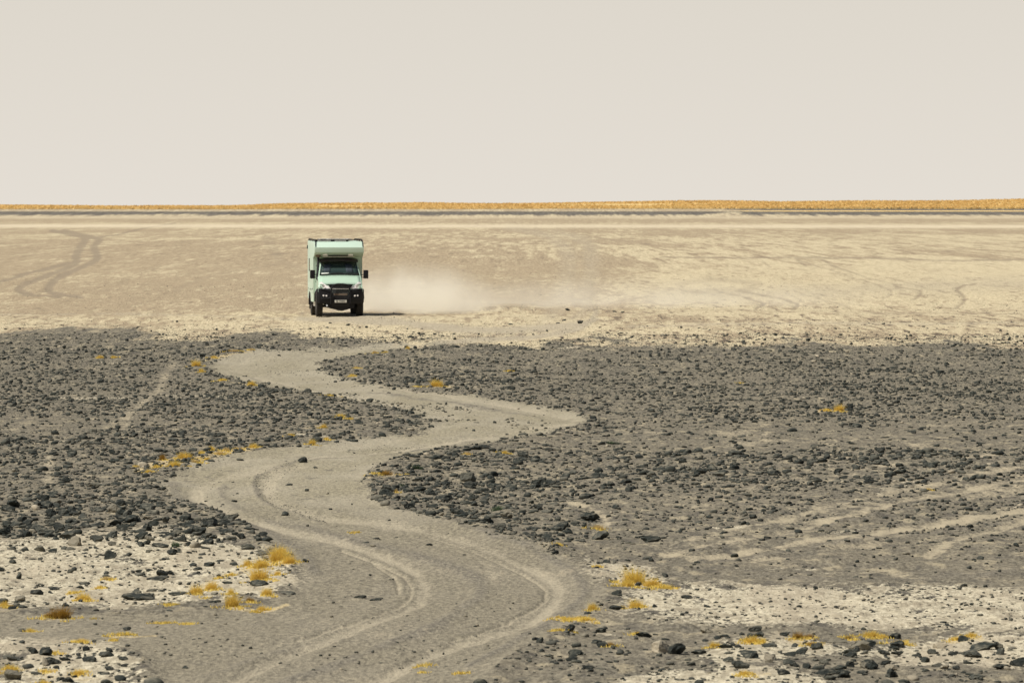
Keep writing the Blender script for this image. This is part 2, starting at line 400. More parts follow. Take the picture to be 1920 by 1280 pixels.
# ------------------------------------------------------------------ ground sheet
def ground_material():
    m, t, bs = new_mat('desert_ground')
    b = NB(t)
    geo = b.node('ShaderNodeNewGeometry').outputs['Position']
    sep = b.node('ShaderNodeSeparateXYZ'); b.link(geo, sep.inputs[0])
    Y = sep.outputs['Y']
    # three grain sizes: the wind-combed ground runs away from the viewer, coarser far out on the pan
    near = b.mapping(geo, (1, 0.30, 0.5))
    mid = b.mapping(geo, (1, 0.085, 0.5))
    far = b.mapping(geo, (0.45, 0.014, 0.2))
    fm = b.step(Y, 110, 210); ff = b.step(Y, 300, 560)
    def layered(sc, det=4.0, rough=0.6):
        a = b.noise(near, sc, det, rough); c = b.noise(mid, sc * 0.75, det, rough); d = b.noise(far, sc * 0.6, det, rough)
        m1 = b.math('ADD', b.math('MULTIPLY', a, b.math('SUBTRACT', 1.0, fm)), b.math('MULTIPLY', c, fm))
        return b.math('ADD', b.math('MULTIPLY', m1, b.math('SUBTRACT', 1.0, ff)), b.math('MULTIPLY', d, ff))
    n_big = layered(0.7, 3)
    n_mid = layered(3.2, 4, .65)
    n_fine = layered(16.0, 4, .7)
    A = {k: b.attr(k) for k in ('pan', 'road', 'salt', 'rut', 'track', 'ptrack', 'ppale', 'tan', 'band', 'orange', 'bright', 'pebble', 'straw', 'dband')}
    wob = b.math('ADD', b.math('MULTIPLY', b.math('SUBTRACT', n_mid, 0.5), 1.5), b.math('MULTIPLY', b.math('SUBTRACT', n_fine, 0.5), 1.2))
    wobb = b.math('MULTIPLY_ADD', b.math('SUBTRACT', n_big, 0.5), 1.6, wob)
    def ragged(k, amt=1.0, lo=0.30, hi=0.70):
        # mask eaten into by the grain so that its edge breaks up
        v = b.math('MULTIPLY_ADD', wobb, amt, A[k] if isinstance(k, str) else k)
        return b.step(v, lo, hi)
    soil = b.mix(b.step(n_fine, .33, .67), (0.072, 0.065, 0.051), (0.236, 0.212, 0.158))
    soil = b.mix(b.step(n_big, .3, .7), soil, b.mix(0.30, soil, (0.26, 0.225, 0.16)))
    soil = b.mix(b.step(n_mid, .53, .65, 0, .7), soil, (0.36, 0.31, 0.21))
    soil = b.mix(b.step(n_mid, .46, .34, 0, .6), soil, (0.075, 0.07, 0.062))
    road = b.mix(b.step(n_fine, .3, .7), (0.180, 0.160, 0.114), (0.345, 0.308, 0.214))
    road = b.mix(b.step(n_big, .35, .68, 0, .55), road, (0.36, 0.325, 0.25))
    road = b.mix(b.step(n_mid, .58, .68, 0, .6), road, (0.12, 0.11, 0.095))
    road = b.mix(b.math('MULTIPLY', b.step(Y, 100, 78), .75), road, b.mix(b.step(n_fine, .3, .7), (0.115, 0.103, 0.078), (0.27, 0.24, 0.176)))
    pale = b.mix(b.step(n_fine, .3, .7), (0.37, 0.310, 0.198), (0.60, 0.520, 0.348))
    tan = b.mix(b.step(n_fine, .3, .7), (0.235, 0.184, 0.120), (0.43, 0.350, 0.232))
    tanf = b.math('ADD', A['tan'], b.math('MULTIPLY', b.math('SUBTRACT', n_mid, .5), 4.0))
    tanf = b.math('ADD', tanf, b.math('MULTIPLY', b.math('SUBTRACT', n_big, .5), 2.4))
    pan = b.mix(b.step(tanf, .1, .9), pale, tan)
    pan = b.mix(b.math('MULTIPLY', b.step(n_mid, .57, .65), A['pebble']), pan, (0.12, 0.095, 0.07))
    pan = b.mix(b.math('MULTIPLY', ragged('ppale', .25, .1, .9), .9), pan, b.mix(b.step(n_fine, .3, .7), (0.31, 0.268, 0.192), (0.42, 0.366, 0.270)))
    pan = b.mix(b.math('MULTIPLY', ragged('ptrack', .35, .12, .8), .85), pan, (0.255, 0.208, 0.146))
    pan = b.mix(A['bright'], pan, (0.60, 0.52, 0.375))
    salt = b.mix(b.step(n_fine, .28, .72), (0.30, 0.260, 0.182), (0.60, 0.545, 0.405))
    salt = b.mix(b.step(n_mid, .50, .62, 0, .75), salt, (0.25, 0.215, 0.155))
    salt = b.mix(b.step(n_big, .50, .62, 0, .5), salt, (0.36, 0.31, 0.225))
    c = b.mix(ragged('road', .75), soil, road)
    c = b.mix(b.math('MULTIPLY', ragged('dband', .7, .2, .9), .7), c, b.mix(b.step(n_fine, .32, .68), (0.085, 0.078, 0.066), (0.235, 0.212, 0.165)))
    c = b.mix(b.math('MULTIPLY', ragged('rut', .6, .15, 1.0), .62), c, (0.41, 0.36, 0.262))
    c = b.mix(b.math('MULTIPLY', ragged('track', .9, .15, .75), .8), c, (0.40, 0.345, 0.24))
    c = b.mix(b.math('MULTIPLY', ragged('salt', 1.15, .44, .74), b.step(A['salt'], 0, .25)), c, salt)
    c = b.mix(b.math('MULTIPLY', b.math('MULTIPLY', ragged('straw', .9, .35, .9), b.step(A['straw'], 0, .3)), .85), c, b.mix(b.step(n_fine, .35, .65), (0.36, 0.275, 0.13), (0.54, 0.445, 0.265)))
    c = b.mix(b.math('MULTIPLY', ragged('pan', .8), b.step(A['pan'], 0, .2)), c, pan)
    c = b.mix(b.math('MULTIPLY', ragged('band', .8, .3, .7), .9), c, b.mix(b.step(n_mid, .35, .65), (0.05, 0.049, 0.048), (0.14, 0.13, 0.115)))
    c = b.mix(ragged('orange', .6), c, b.mix(b.step(n_mid, .35, .65), (0.50, 0.34, 0.13), (0.64, 0.47, 0.22)))
    b.link(c, bs.inputs['Base Color'])
    bs.inputs['Roughness'].default_value = 0.95
    bs.inputs['Specular IOR Level'].default_value = 0.1
    bp = b.node('ShaderNodeBump'); bp.inputs['Strength'].default_value = 1.0; bp.inputs['Distance'].default_value = 0.07
    hgt = b.math('ADD', b.math('MULTIPLY', n_mid, .8), b.math('MULTIPLY', n_fine, .45))
    b.link(hgt, bp.inputs['Height'])
    b.link(bp.outputs[0], bs.inputs['Normal'])
    return m

def build_ground():
    # rows: distance from the viewpoint, closely set where the land lies in view
    pys = np.concatenate([np.arange(1560, 700, -1.9), np.arange(700, 452, -1.25), np.arange(452, 405.5, -1.25)])
    dist = np.array([gp(960, p)[1] for p in pys])
    farr = np.concatenate([np.arange(dist[-1] + 60, 2480, 60), np.linspace(2500, 3000, 56), [3100, 3300, 3800, 5000, 8000, 14000, 24000]])
    farr = farr[farr > dist[-1] + 5]
    rows = np.concatenate([[-400, -100, -30, -5, 15, 25, 32, 36], dist, farr])
    inner = np.arange(-340, 2261, 3.2)
    lo = [-40000, -20000, -10000, -6000, -4000, -2800, -2000, -1500, -1200, -900, -700, -550, -440]
    hi = [2360, 2480, 2620, 2820, 3120, 3420, 3920, 4720, 5920, 7920, 11920, 21920, 41920]
    us = (np.concatenate([lo, inner, hi]) - 960) / FPX
    Y, U = np.meshgrid(rows, us, indexing='ij')
    X = U * np.maximum(Y, 36.0)
    nr, nc = X.shape
    x = X.ravel(); y = Y.ravel()
    px, py, m = layout(x, y)
    z = relief(x, y, m)
    n = nr * nc
    me = bpy.data.meshes.new('ground')
    co = np.stack([x, y, z], 1).astype(np.float32)
    me.vertices.add(n); me.vertices.foreach_set('co', co.ravel())
    i = np.arange(n).reshape(nr, nc)
    q = np.stack([i[:-1, :-1], i[:-1, 1:], i[1:, 1:], i[1:, :-1]], -1).reshape(-1, 4)
    nf = len(q)
    me.loops.add(nf * 4); me.loops.foreach_set('vertex_index', q.ravel().astype(np.int32))
    me.polygons.add(nf); me.polygons.foreach_set('loop_start', np.arange(0, nf * 4, 4, dtype=np.int32))
    me.polygons.foreach_set('use_smooth', np.ones(nf, bool))
    me.update()
    w = fbm(x * 0.10, y * 0.012, 51, 3)
    left = 1 - sstep(1000, 1300, px)
    tan = 0.44 + 0.50 * left * sstep(425, 470, py) * (1 - sstep(575, 600, py)) - 0.30 * sstep(1150, 1400, px) * sstep(470, 510, py) * (1 - sstep(590, 625, py))
    tan = tan + (w - .5) * .9 - 0.15 * sstep(590, 620, py) + 0.25 * np.exp(-((py - 600 - 0.0 * px) / 6) ** 2) * sstep(1000, 1200, px)
    tan = tan + 0.55 * np.exp(-((py - 413) / 5.0) ** 2) + 0.45 * np.exp(-((py - 433) / 6.0) ** 2)
    bright = 0.75 * np.exp(-((py - 423.5 - 1.0 * sstep(0, 1900, px)) / 3.2) ** 2) + 0.35 * np.exp(-((py - 408) / 2.0) ** 2)
    nzb = fbm(x * 0.02, y * 0.01, 61, 3)
    band = np.where((y > 2480) & (y < 2620), 1.25, 0.0) * sstep(.10, .42, nzb + .08)
    rightf = sstep(1250, 1500, px)
    band = np.maximum(band, np.where((y > 2665) & (y < 2735), 1.0, 0.0) * rightf)
    orange = sstep(2715, 2735, y) * (1 - sstep(3300, 3600, y))
    orange = np.maximum(orange, np.where((y > 2622) & (y < 2660), .8, 0) * sstep(1250, 1500, px) * sstep(.3, .5, nzb + .1))
    tan = tan + 0.25 * ((y > 2615) & (y < 2720))
    pebble = 0.35 + 0.65 * sstep(560, 610, py) * sstep(900, 1300, px) + .3 * sstep(600, 618, py)
    pan = m['pan']
    vals = dict(pan=pan, road=m['road'], salt=m['salt'], rut=m['rut'], track=m['track'] * (1 - m['road']), ptrack=m['ptrack'], ppale=m['ppale'], straw=m['straw'], dband=m['dband'],
                tan=tan, band=band, orange=orange, bright=bright, pebble=pebble)
    for k, v in vals.items():
        a = me.attributes.new(k, 'FLOAT', 'POINT')
        a.data.foreach_set('value', np.asarray(v, np.float32))
    me.materials.append(ground_material())
    o = bpy.data.objects.new('ground', me)
    COL.objects.link(o)
    tag(o, kind='structure')
    return o
build_ground()
# ------------------------------------------------------------------ stones
def rock_material(name, per_object):
    m, t, bs = new_mat(name)
    b = NB(t)
    if per_object:
        tone = b.math('POWER', b.node('ShaderNodeObjectInfo').outputs['Random'], 1.6)
        vec = b.node('ShaderNodeTexCoord').outputs['Object']
        sc = 2.2
    else:
        tone = b.attr('tone')
        vec = b.node('ShaderNodeNewGeometry').outputs['Position']
        sc = 9.0
    n = b.noise(vec, sc, 5, .65)
    r = b.node('ShaderNodeValToRGB')
    e = r.color_ramp.elements
    e[0].position = 0; e[0].color = (0.009, 0.013, 0.011, 1)
    e[1].position = 1; e[1].color = (0.38, 0.33, 0.24, 1)
    for p, c in ((0.40, (0.018, 0.023, 0.019, 1)), (0.68, (0.044, 0.047, 0.038, 1)), (0.86, (0.105, 0.100, 0.076, 1)), (0.96, (0.21, 0.185, 0.135, 1))):
        k = e.new(p); k.color = c
    b.link(tone, r.inputs['Fac'])
    c = b.mix(b.step(n, .40, .7, 0, .35), r.outputs['Color'], (0.11, 0.108, 0.085))
    g = b.node('ShaderNodeNewGeometry')
    s = b.node('ShaderNodeSeparateXYZ'); b.link(g.outputs['Normal'], s.inputs[0])
    # pale dust lodged on the upward faces
    d = b.math('MULTIPLY', b.step(s.outputs['Z'], .5, .95), b.step(n, .42, .66))
    c = b.mix(b.math('MULTIPLY', d, .36), c, (0.31, 0.275, 0.195))
    b.link(c, bs.inputs['Base Color'])
    bs.inputs['Roughness'].default_value = 0.8
    bs.inputs['Specular IOR Level'].default_value = 0.3
    bp = b.node('ShaderNodeBump'); bp.inputs['Strength'].default_value = .6; bp.inputs['Distance'].default_value = .03
    b.link(n, bp.inputs['Height']); b.link(bp.outputs[0], bs.inputs['Normal'])
    return m
MAT_ROCK = rock_material('slate_rock', True)
MAT_STONES = rock_material('slate_stones', False)

def ico(sub):
    bm = bmesh.new()
    bmesh.ops.create_icosphere(bm, subdivisions=sub, radius=1)
    bm.verts.ensure_lookup_table()
    v = np.array([p.co[:] for p in bm.verts]); f = np.array([[q.index for q in p.verts] for p in bm.faces])
    bm.free()
    return v, f

def rock_shape(sub, seed, flat=.62, cuts=9):
    """an angular stone: a sphere cut by random planes, knobbled, flattened, base at 0"""
    r = np.random.default_rng(seed)
    v, f = ico(sub)
    v = v.copy()
    for k in range(cuts):
        nrm = r.normal(size=3); nrm /= np.linalg.norm(nrm)
        d = r.uniform(.42, .80)
        s = v @ nrm
        v -= np.outer(np.maximum(s - d, 0) * .92, nrm)
    v += r.normal(size=v.shape) * (.045 if sub > 1 else .08)
    v *= np.array([r.uniform(.85, 1.15), r.uniform(.7, 1.0), flat * r.uniform(.75, 1.25)])
    v[:, :2] += np.outer(v[:, 2], r.uniform(-.3, .3, 2))
    w = v[:, 0].max() - v[:, 0].min()
    v /= w                                   # one unit wide
    v[:, 2] -= v[:, 2].min() * 0.62
    return v, f

# how thick the stones lie: photo-surveyed belts (px, py) -> stones per square metre
def stone_density(px, py, m, x_, y_):
    d = np.zeros(px.shape)
    pan = m['pan']; road = m['road']; salt = m['salt']
    base = np.interp(py, [600, 622, 645, 700, 800, 830, 860, 900, 950, 1010, 1060, 1150, 1200, 1300], [0.0, 1.0, 4.2, 6.0, 6.3, 6.0, 7.5, 8.5, 9, 8, 6, 5, 6, 6])
    leftd = base * 1.15
    # right-hand side thins out along the smooth lanes
    r = sstep(1050, 1200, px)
    lane = np.interp(py, [600, 648, 662, 790, 805, 838, 850, 905, 925, 1050, 1070, 1175, 1188, 1210, 1300], [0, .3, 1.0, .85, .3, .28, 1.0, 1.0, .42, .26, .08, .06, .25, .50, .80])
    mid = np.interp(py, [600, 790, 815, 850, 960, 1040, 1080, 1190, 1230, 1300], [1, 1, .9, 1.1, 1.0, .6, .25, .4, .9, .9])
    right = base * (mid * (1 - r) + lane * r)
    l = px < 600
    d = np.where(l, leftd, right)
    d = np.where((px < 620) & (py > 1010), 3.2 * (1 - sstep(1015, 1050, py)) + 1.3, d)
    d = np.where((px < 620) & (py > 1200), 5.0, d)
    far = 1 - sstep(.15, .85, pan)
    on_pan = 0.22 * sstep(500, 560, py) + 2.6 * sstep(588, 616, py) + 1.1 * np.exp(-((py - 576) / 3.5) ** 2) * sstep(1100, 1300, px) * 0.5 + 1.0 * np.exp(-((py - 601) / 3) ** 2) * sstep(1100, 1250, px)
    d = d * (.92 + .25 * sstep(840, 900, py)) * (.62 + .75 * sstep(.30, .62, fbm(x_ * .30, y_ * .09, 87, 3)) + .5 * ((px < 480) & (py > 925) & (py < 1010))) * far + on_pan * (1 - far) * (1 - m['ppale'])
    d = d * (1 - sstep(.35, .8, road) * .993) * (1 - sstep(.1, .5, m['track']) * .93)
    return d

def edge_y(px):
    return np.interp(px, [p[0] for p in PAN_EDGE], [p[1] for p in PAN_EDGE])

def scatter(seed, Dmin, Dmax, ulim, dmax):
    r = np.random.default_rng(seed)
    area = ulim * (Dmax ** 2 - Dmin ** 2)
    n = int(area * dmax)
    D = np.sqrt(r.uniform(Dmin ** 2, Dmax ** 2, n)); u = r.uniform(-ulim, ulim, n)
    x = u * D
    px, py, m = layout(x, D)
    cl = fbm(x * .55, D * .22, 71, 3)
    clump = sstep(.30, .62, cl) * .8 + .55
    k = r.uniform(0, dmax, n) < stone_density(px, py, m, x, D) * clump
    return x[k], D[k], px[k], py[k], cl[k]

ULIM = 0.135
x1, y1, px1, py1, c1 = scatter(101, 47, 232, ULIM, 14.0)
x2, y2, px2, py2, c2 = scatter(102, 232, 420, .10, 1.4)
SX = np.concatenate([x1, x2]); SY = np.concatenate([y1, y2]); SPX = np.concatenate([px1, px2]); SPY = np.concatenate([py1, py2]); SC = np.concatenate([c1, c2])
n = len(SX)
mean = np.interp(SPY, [500, 600, 625, 640, 700, 800, 860, 960, 1010, 1100, 1200, 1300], [.055, .055, .065, .072, .068, .080, .086, .088, .095, .066, .078, .078])
mean = mean * (1 + .22 * sstep(600, 300, SPX) * sstep(900, 960, SPY)) * (1 + .35 * sstep(1150, 1300, SPX) * sstep(1150, 1200, SPY)) * (1 + .2 * sstep(650, 850, SPX) * sstep(830, 850, SPY) * (1 - sstep(900, 960, SPY)))
SW = mean * np.exp(rng.normal(size=n) * .40) * (0.85 + .35 * SC)
SW = np.clip(SW, .03, np.interp(SPY, [500, 620, 660, 900, 1000, 1300], [.09, .13, .17, .21, .26, .24]))
SW = np.where((SPX > 1230) & (SPY > 905) & (SPY < 1185), np.minimum(SW * .85, .13), SW)
TONE = np.clip(rng.beta(1.5, 2.1, n) * 1.02, 0, 1)
TONE = np.where(rng.uniform(size=n) < .05, rng.uniform(.85, 1, n), TONE)

# ---- the stones one can pick out, placed as surveyed: base point, width and height in photo pixels, tone, words
NOTED = [
 (725, 928, 30, 19, .8, 'grey boulder with a pale top at the inner left edge of the track bend'),
 (1123, 1013, 32, 21, .3, 'blocky dark boulder just below the bare sandy loop and its yellow tuft'),
 (1220, 1016, 43, 15, .35, 'long dark greenish boulder right of the blocky one beyond the track bend'),
 (1030, 1020, 20, 9, .3, 'flat dark stone at the outer edge of the track below the rocky field'),
 (1158, 1120, 20, 14, .3, 'round dark stone between two bright yellow tufts right of the track'),
 (1248, 1082, 13, 10, .3, 'small dark stone on pale ground right of the largest yellow grass patch'),
 (855, 961, 30, 15, .75, 'broad grey stone low in the rocky field beside the track'),
 (880, 967, 20, 9, .4, 'flat rounded dark stone right of the broad grey stone beside the track'),
 (827, 967, 12, 8, .3, 'small dark stone left of the broad grey stone by the track edge'),
 (811, 948, 24, 9, .3, 'flat dark slab near the lower left edge of the right rocky field'),
 (832, 938, 28, 16, .25, 'ragged black rock above the flat slab in the right rocky field'),
 (872, 941, 22, 9, .3, 'low black stone with a grey upright stone beside it'),
 (885, 935, 16, 16, .85, 'upright grey stone in the right rocky field'),
 (1157, 1143, 26, 11, .5, 'low stone below the round dark one right of the track'),
 (1128, 1182, 20, 12, .35, 'dark stone on the pale streak low right of the track'),
 (1207, 1196, 32, 11, .3, 'long dark stone near the bottom right of the track'),
 (1127, 1214, 22, 13, .3, 'dark stone with a rusty yellow tuft against its right side'),
 (880, 897, 32, 25, .35, 'largest dark boulder in the rocky field inside the track bend'),
 (982, 862, 22, 17, .55, 'pointed grey green rock at the top of the near rocky field'),
 (892, 846, 26, 10, .35, 'flat dark rock on the far rim of the near rocky field'),
 (910, 842, 30, 9, .3, 'long dark rock on the upper rim of the near rocky field beside the track'),
 (692, 755, 14, 10, .1, 'black rock standing out at the tip of the left stony tongue'),
 (673, 795, 16, 10, .97, 'pale grey stone on the left stony tongue'),
 (960, 736, 11, 8, 1., 'whitish stone on the far stony field above the track bend'),
 (843, 723, 11, 9, .1, 'small black stone just right of the orange tuft above the track'),
 (567, 868, 19, 14, .25, 'lone dark rock standing on the pale track bend'),
 (510, 748, 13, 9, .1, 'black rock on the left stony field below the track'),
 (380, 671, 13, 9, .45, 'rounded grey stone just above the yellow tuft at the far left bend'),
 (260, 831, 24, 10, .25, 'wide dark rock in the middle of the left stony field'),
 (250, 815, 16, 11, .35, 'dark angular rock behind the wide one in the left stony field'),
 (210, 852, 13, 12, .9, 'pale greenish stone left of the yellow grass strip'),
 (327, 772, 10, 8, .15, 'small black stone right of the bare path in the left field'),
 (1593, 769, 18, 17, .2, 'dark rock with orange grass against its left side on the far right'),
 (1608, 798, 20, 10, .3, 'dark rock below the one with the orange grass on the far right'),
 (1377, 793, 14, 10, .4, 'dark stone on the smooth lane of the right stony field'),
 (1375, 658, 12, 7, .2, 'black stone at the far edge where the dark field meets the pan'),
 (1570, 885, 19, 13, .1, 'roundest black stone of the near right stony belt'),
 (1582, 893, 17, 8, .3, 'flat stone touching the roundest black stone of the right belt'),
 (1450, 892, 22, 13, .25, 'black boulder in the middle of the right stony belt'),
 (1527, 899, 26, 12, .25, 'wide dark boulder at the lower rim of the right stony belt'),
 (1630, 905, 21, 13, .2, 'square black stone at the lower right rim of the stony belt'),
 (1317, 892, 20, 12, .3, 'dark boulder at the left of the right stony belt'),
 (1350, 893, 28, 11, .4, 'broad grey boulder in the left of the right stony belt'),
 (1685, 890, 22, 9, .3, 'flat dark stone beside the pale patch of the right tracks'),
 (1712, 818, 11, 8, .2, 'lone black stone on the smooth lane far right'),
 (1413, 972, 15, 10, .2, 'lone round black stone above the faint right tracks'),
 (1530, 1108, 10, 8, .25, 'small black stone on the far rim of the white salt patch'),
 (1808, 1102, 14, 7, .25, 'flat black stone at the right end of the white salt patch'),
 (1290, 1120, 22, 9, .3, 'flat dark stone on the left end of the white salt patch'),
 (1470, 1193, 20, 10, .3, 'dark stone just left of the orange tuft below the salt patch'),
 (1570, 1205, 36, 13, .55, 'broad grey rock in the stony belt at the lower right'),
 (1618, 1211, 42, 14, .3, 'long dark boulder in the stony belt at the lower right'),
 (1503, 1230, 24, 16, .2, 'blocky black boulder on salt at the lower right'),
 (1595, 1234, 26, 14, .3, 'dark boulder on salt below the long one at the lower right'),
 (1678, 1212, 22, 10, .3, 'dark stone right of the long boulder at the lower right'),
 (1682, 1222, 26, 9, .45, 'grey flat stone on salt right of the long boulder'),
 (1807, 1203, 22, 14, .15, 'black rock wrapped in orange grass at the lower right'),
 (1840, 1220, 56, 18, .35, 'largest rock near the lower right edge behind a black lump'),
 (1872, 1218, 20, 15, .15, 'black lump against the largest rock near the lower right edge'),
 (1747, 1222, 20, 12, .2, 'dark round stone on white salt left of the largest lower right rock'),
 (1720, 1225, 18, 8, .3, 'small flat dark stone on white salt at the lower right'),
 (1407, 1240, 38, 18, .5, 'broad greenish boulder at the left of the lower right belt'),
 (1387, 1265, 32, 19, .3, 'dark boulder near the bottom edge right of centre'),
 (1543, 1249, 18, 12, .35, 'stone on salt below the long boulder at the lower right'),
 (1659, 1250, 22, 12, .3, 'dark jagged stone on the brown ground at the lower right'),
 (1757, 1249, 20, 9, .3, 'low dark stone in the lower right below the round one'),
 (1793, 1258, 17, 10, .15, 'black stone in the lower right corner area'),
 (1467, 1276, 26, 13, .3, 'dark stone at the bottom edge among bare salt'),
 (1550, 1271, 44, 14, .4, 'long low rock at the bottom edge left part of a pair'),
 (1583, 1271, 28, 15, .2, 'dark rock at the bottom edge right part of a pair'),
 (1312, 1230, 28, 10, .4, 'flat dark stone below the orange tuft left in the lower right belt'),
 (1360, 1222, 28, 10, .35, 'flat dark stone right of the leftmost orange tuft at the lower right'),
 (1440, 1217, 30, 10, .4, 'long low stone below the orange tufts at the lower right'),
 (25, 1054, 14, 9, .15, 'small black stone alone on the salt at the left edge'),
 (3, 1068, 14, 11, .2, 'black stone cut by the left frame edge on the salt'),
 (75, 1031, 23, 14, .3, 'dark boulder at the foot of the left rock pile'),
 (98, 967, 19, 22, .45, 'upright grey boulder standing in the left rock pile'),
 (92, 980, 21, 14, .15, 'black boulder below the upright one in the left rock pile'),
 (155, 972, 19, 13, .2, 'dark round boulder right of the upright one in the left rock pile'),
 (80, 940, 22, 14, .2, 'dark boulder at the top of the left rock pile'),
 (52, 975, 24, 14, .25, 'dark boulder at the left end of the rock pile'),
 (30, 982, 28, 13, .75, 'greenish grey slab at the left end of the rock pile'),
 (235, 973, 29, 16, .3, 'wide dark boulder at the right end of the left rock pile'),
 (278, 979, 24, 9, .35, 'flat dark slab right of the wide boulder in the left rock pile'),
 (208, 1045, 25, 20, .25, 'pointed dark boulder on the upper rim of the salt'),
 (240, 1038, 14, 9, .15, 'black stone right of the pointed boulder on the salt rim'),
 (182, 1013, 27, 15, .35, 'large grey dark boulder below the middle of the left rock pile'),
 (210, 1021, 18, 10, .3, 'dark stone right of the large grey boulder on the left'),
 (100, 1033, 20, 10, .25, 'low dark stone beside the boulder at the foot of the left pile'),
 (265, 1023, 15, 12, .15, 'black stone on the salt below the rock pile'),
 (280, 1011, 18, 12, .2, 'black stone in a pair above the salt'),
 (298, 1023, 32, 10, .35, 'flat dark rock in the middle of the salt rim'),
 (278, 1033, 14, 8, .3, 'small dark stone below the pair on the salt'),
 (352, 1018, 13, 9, .2, 'small dark round stone right of the middle salt rim'),
 (323, 1035, 18, 14, .25, 'dark boulder with a green tuft behind it on the salt rim'),
 (463, 1025, 26, 13, .5, 'grey slanting stone near the upper right end of the salt'),
 (493, 1038, 27, 10, .3, 'flat dark stone above the yellow tufts at the right end of the salt'),
 (437, 1010, 19, 10, .2, 'dark stone at the upper right end of the left stony field'),
 (402, 1006, 16, 10, .25, 'dark stone left of the flat slab by the track edge'),
 (390, 987, 20, 15, .1, 'black boulder at the corner where the left field meets the track'),
 (423, 999, 34, 10, .35, 'broad dark slab at the left track edge above the salt'),
 (70, 1104, 25, 12, .25, 'rounded black rock on the lower left salt'),
 (103, 1093, 22, 8, .3, 'flat dark stone above the rounded black rock on the salt'),
 (150, 1091, 17, 7, .3, 'flat dark stone above the orange tuft on the left salt'),
 (266, 1113, 62, 14, .3, 'longest dark rock slab on the lower salt'),
 (330, 1108, 36, 9, .25, 'long dark slab between the longest slab and the yellow tufts'),
 (256, 1099, 20, 9, .3, 'dark stone behind the longest slab on the salt'),
 (282, 1099, 20, 7, .4, 'grey stone behind the right end of the longest slab'),
 (295, 1079, 44, 7, .35, 'row like flat rock in the middle of the salt'),
 (370, 1063, 19, 7, .2, 'flat black stone in the right half of the salt'),
 (320, 1068, 16, 10, .25, 'small peaked dark stone in the middle of the salt'),
 (260, 1063, 14, 7, .25, 'small dark stone left of the peaked one on the salt'),
 (281, 1064, 15, 6, .25, 'tiny flat dark stone touching the peaked one on the salt'),
 (301, 1098, 16, 5, .3, 'thin dark stone right of the grey one on the salt'),
 (426, 1089, 22, 6, .35, 'flat dark stone between the yellow tufts and the half buried boulder'),
 (485, 1093, 35, 14, .55, 'half buried greenish boulder under a cap of dry grass'),
 (405, 1120, 24, 7, .25, 'dark flat stone at the left foot of the tallest yellow tuft'),
 (543, 1107, 32, 8, .35, 'flat grey slab at the track edge right of the yellow tufts'),
 (573, 1053, 12, 8, .2, 'small dark stone on the track right of the tall yellow grass'),
 (223, 983, 13, 8, .2, 'small dark stone on the left of the wide boulder in the pile'),
 (132, 1068, 14, 10, .3, 'dark stone on the left salt above the orange tuft'),
 (76, 1048, 11, 8, .2, 'small peaked dark stone below the foot of the rock pile'),
 (238, 1174, 14, 9, .2, 'dark stone alone on the smooth grey ground at the lower left'),
 (40, 1178, 15, 8, .45, 'greenish stone left of a small tuft on the smooth lower left ground'),
 (176, 1202, 11, 6, .2, 'small dark stone above the lower left stony patch'),
 (27, 1272, 40, 24, .6, 'large rounded grey boulder with grass on top in the lower left corner'),
 (93, 1241, 22, 14, .4, 'grey green boulder in the lower left stony patch'),
 (123, 1240, 24, 9, .3, 'flat dark stone in the middle of the lower left patch'),
 (165, 1245, 30, 13, .35, 'broad dark rock in the middle of the lower left patch'),
 (200, 1238, 28, 13, .6, 'greenish grey boulder in the upper right of the lower left patch'),
 (206, 1257, 17, 10, .55, 'small greenish boulder in the right of the lower left patch'),
 (128, 1273, 24, 12, .45, 'green grey boulder at the bottom of the lower left patch'),
 (233, 1244, 20, 9, .4, 'dark stone at the right end of the lower left patch'),
 (232, 1253, 16, 8, .5, 'small stone below the one at the right end of the lower left patch'),
 (347, 1252, 13, 7, .6, 'small grey stone alone on smooth ground right of the lower left patch'),
 (673, 1116, 24, 7, .35, 'flat dark stone lying inside the near track bend'),
 (706, 1120, 26, 5, .5, 'thin grey slab inside the near track bend'),
 (705, 1005, 14, 4, .5, 'thin flat grey stone on the upper part of the near bend'),
 (1065, 582, 9, 6, .1, 'dark stone on the pan left of the dusty bend'),
 (1088, 609, 12, 7, .3, 'rounded stone on the near side of the dusty bend'),
 (958, 609, 10, 4, .3, 'flat stone on the pale smooth lane'),
 (652, 611, 9, 5, .2, 'dark stone on the pan just below the camper truck'),
 (619, 606, 7, 3, .3, 'thin dark stone just in front of the camper truck'),
 (332, 604, 6, 4, .2, 'small dark stone on the pan left of the camper truck'),
 (1657, 609, 7, 4, .2, 'small black stone on the right pan'),
 (1567, 619, 6, 4, .2, 'small black stone in front of the dark stone row of the right pan'),
 (815, 629, 8, 4, .2, 'dark stone at the near side of the pale lane'),
 (1152, 583, 8, 4, .15, 'left stone of a dark pair on the pan right of the dusty bend'),
 (1167, 584, 8, 4, .15, 'right stone of a dark pair on the pan right of the dusty bend'),
 (1058, 601, 8, 4, .2, 'upper stone of a broken row inside the dusty bend'),
 (1046, 606, 9, 4, .2, 'lower stone of a broken row inside the dusty bend'),
 (852, 655, 18, 6, .25, 'flat black rock beside the far track at the start of the dark field'),
 (985, 655, 10, 6, .3, 'dark stone near the far track at the pan edge'),
]
# outlines shared by the single stones
PROTO = []
for k in range(16):
    v, f = rock_shape(3, 300 + k, .6 if k % 3 else .8, 11 + k % 4)
    me = bpy.data.meshes.new('rock')
    me.from_pydata(v.tolist(), [], f.tolist())
    me.materials.append(MAT_ROCK)
    me.update()
    PROTO.append((me, v[:, 2].max()))

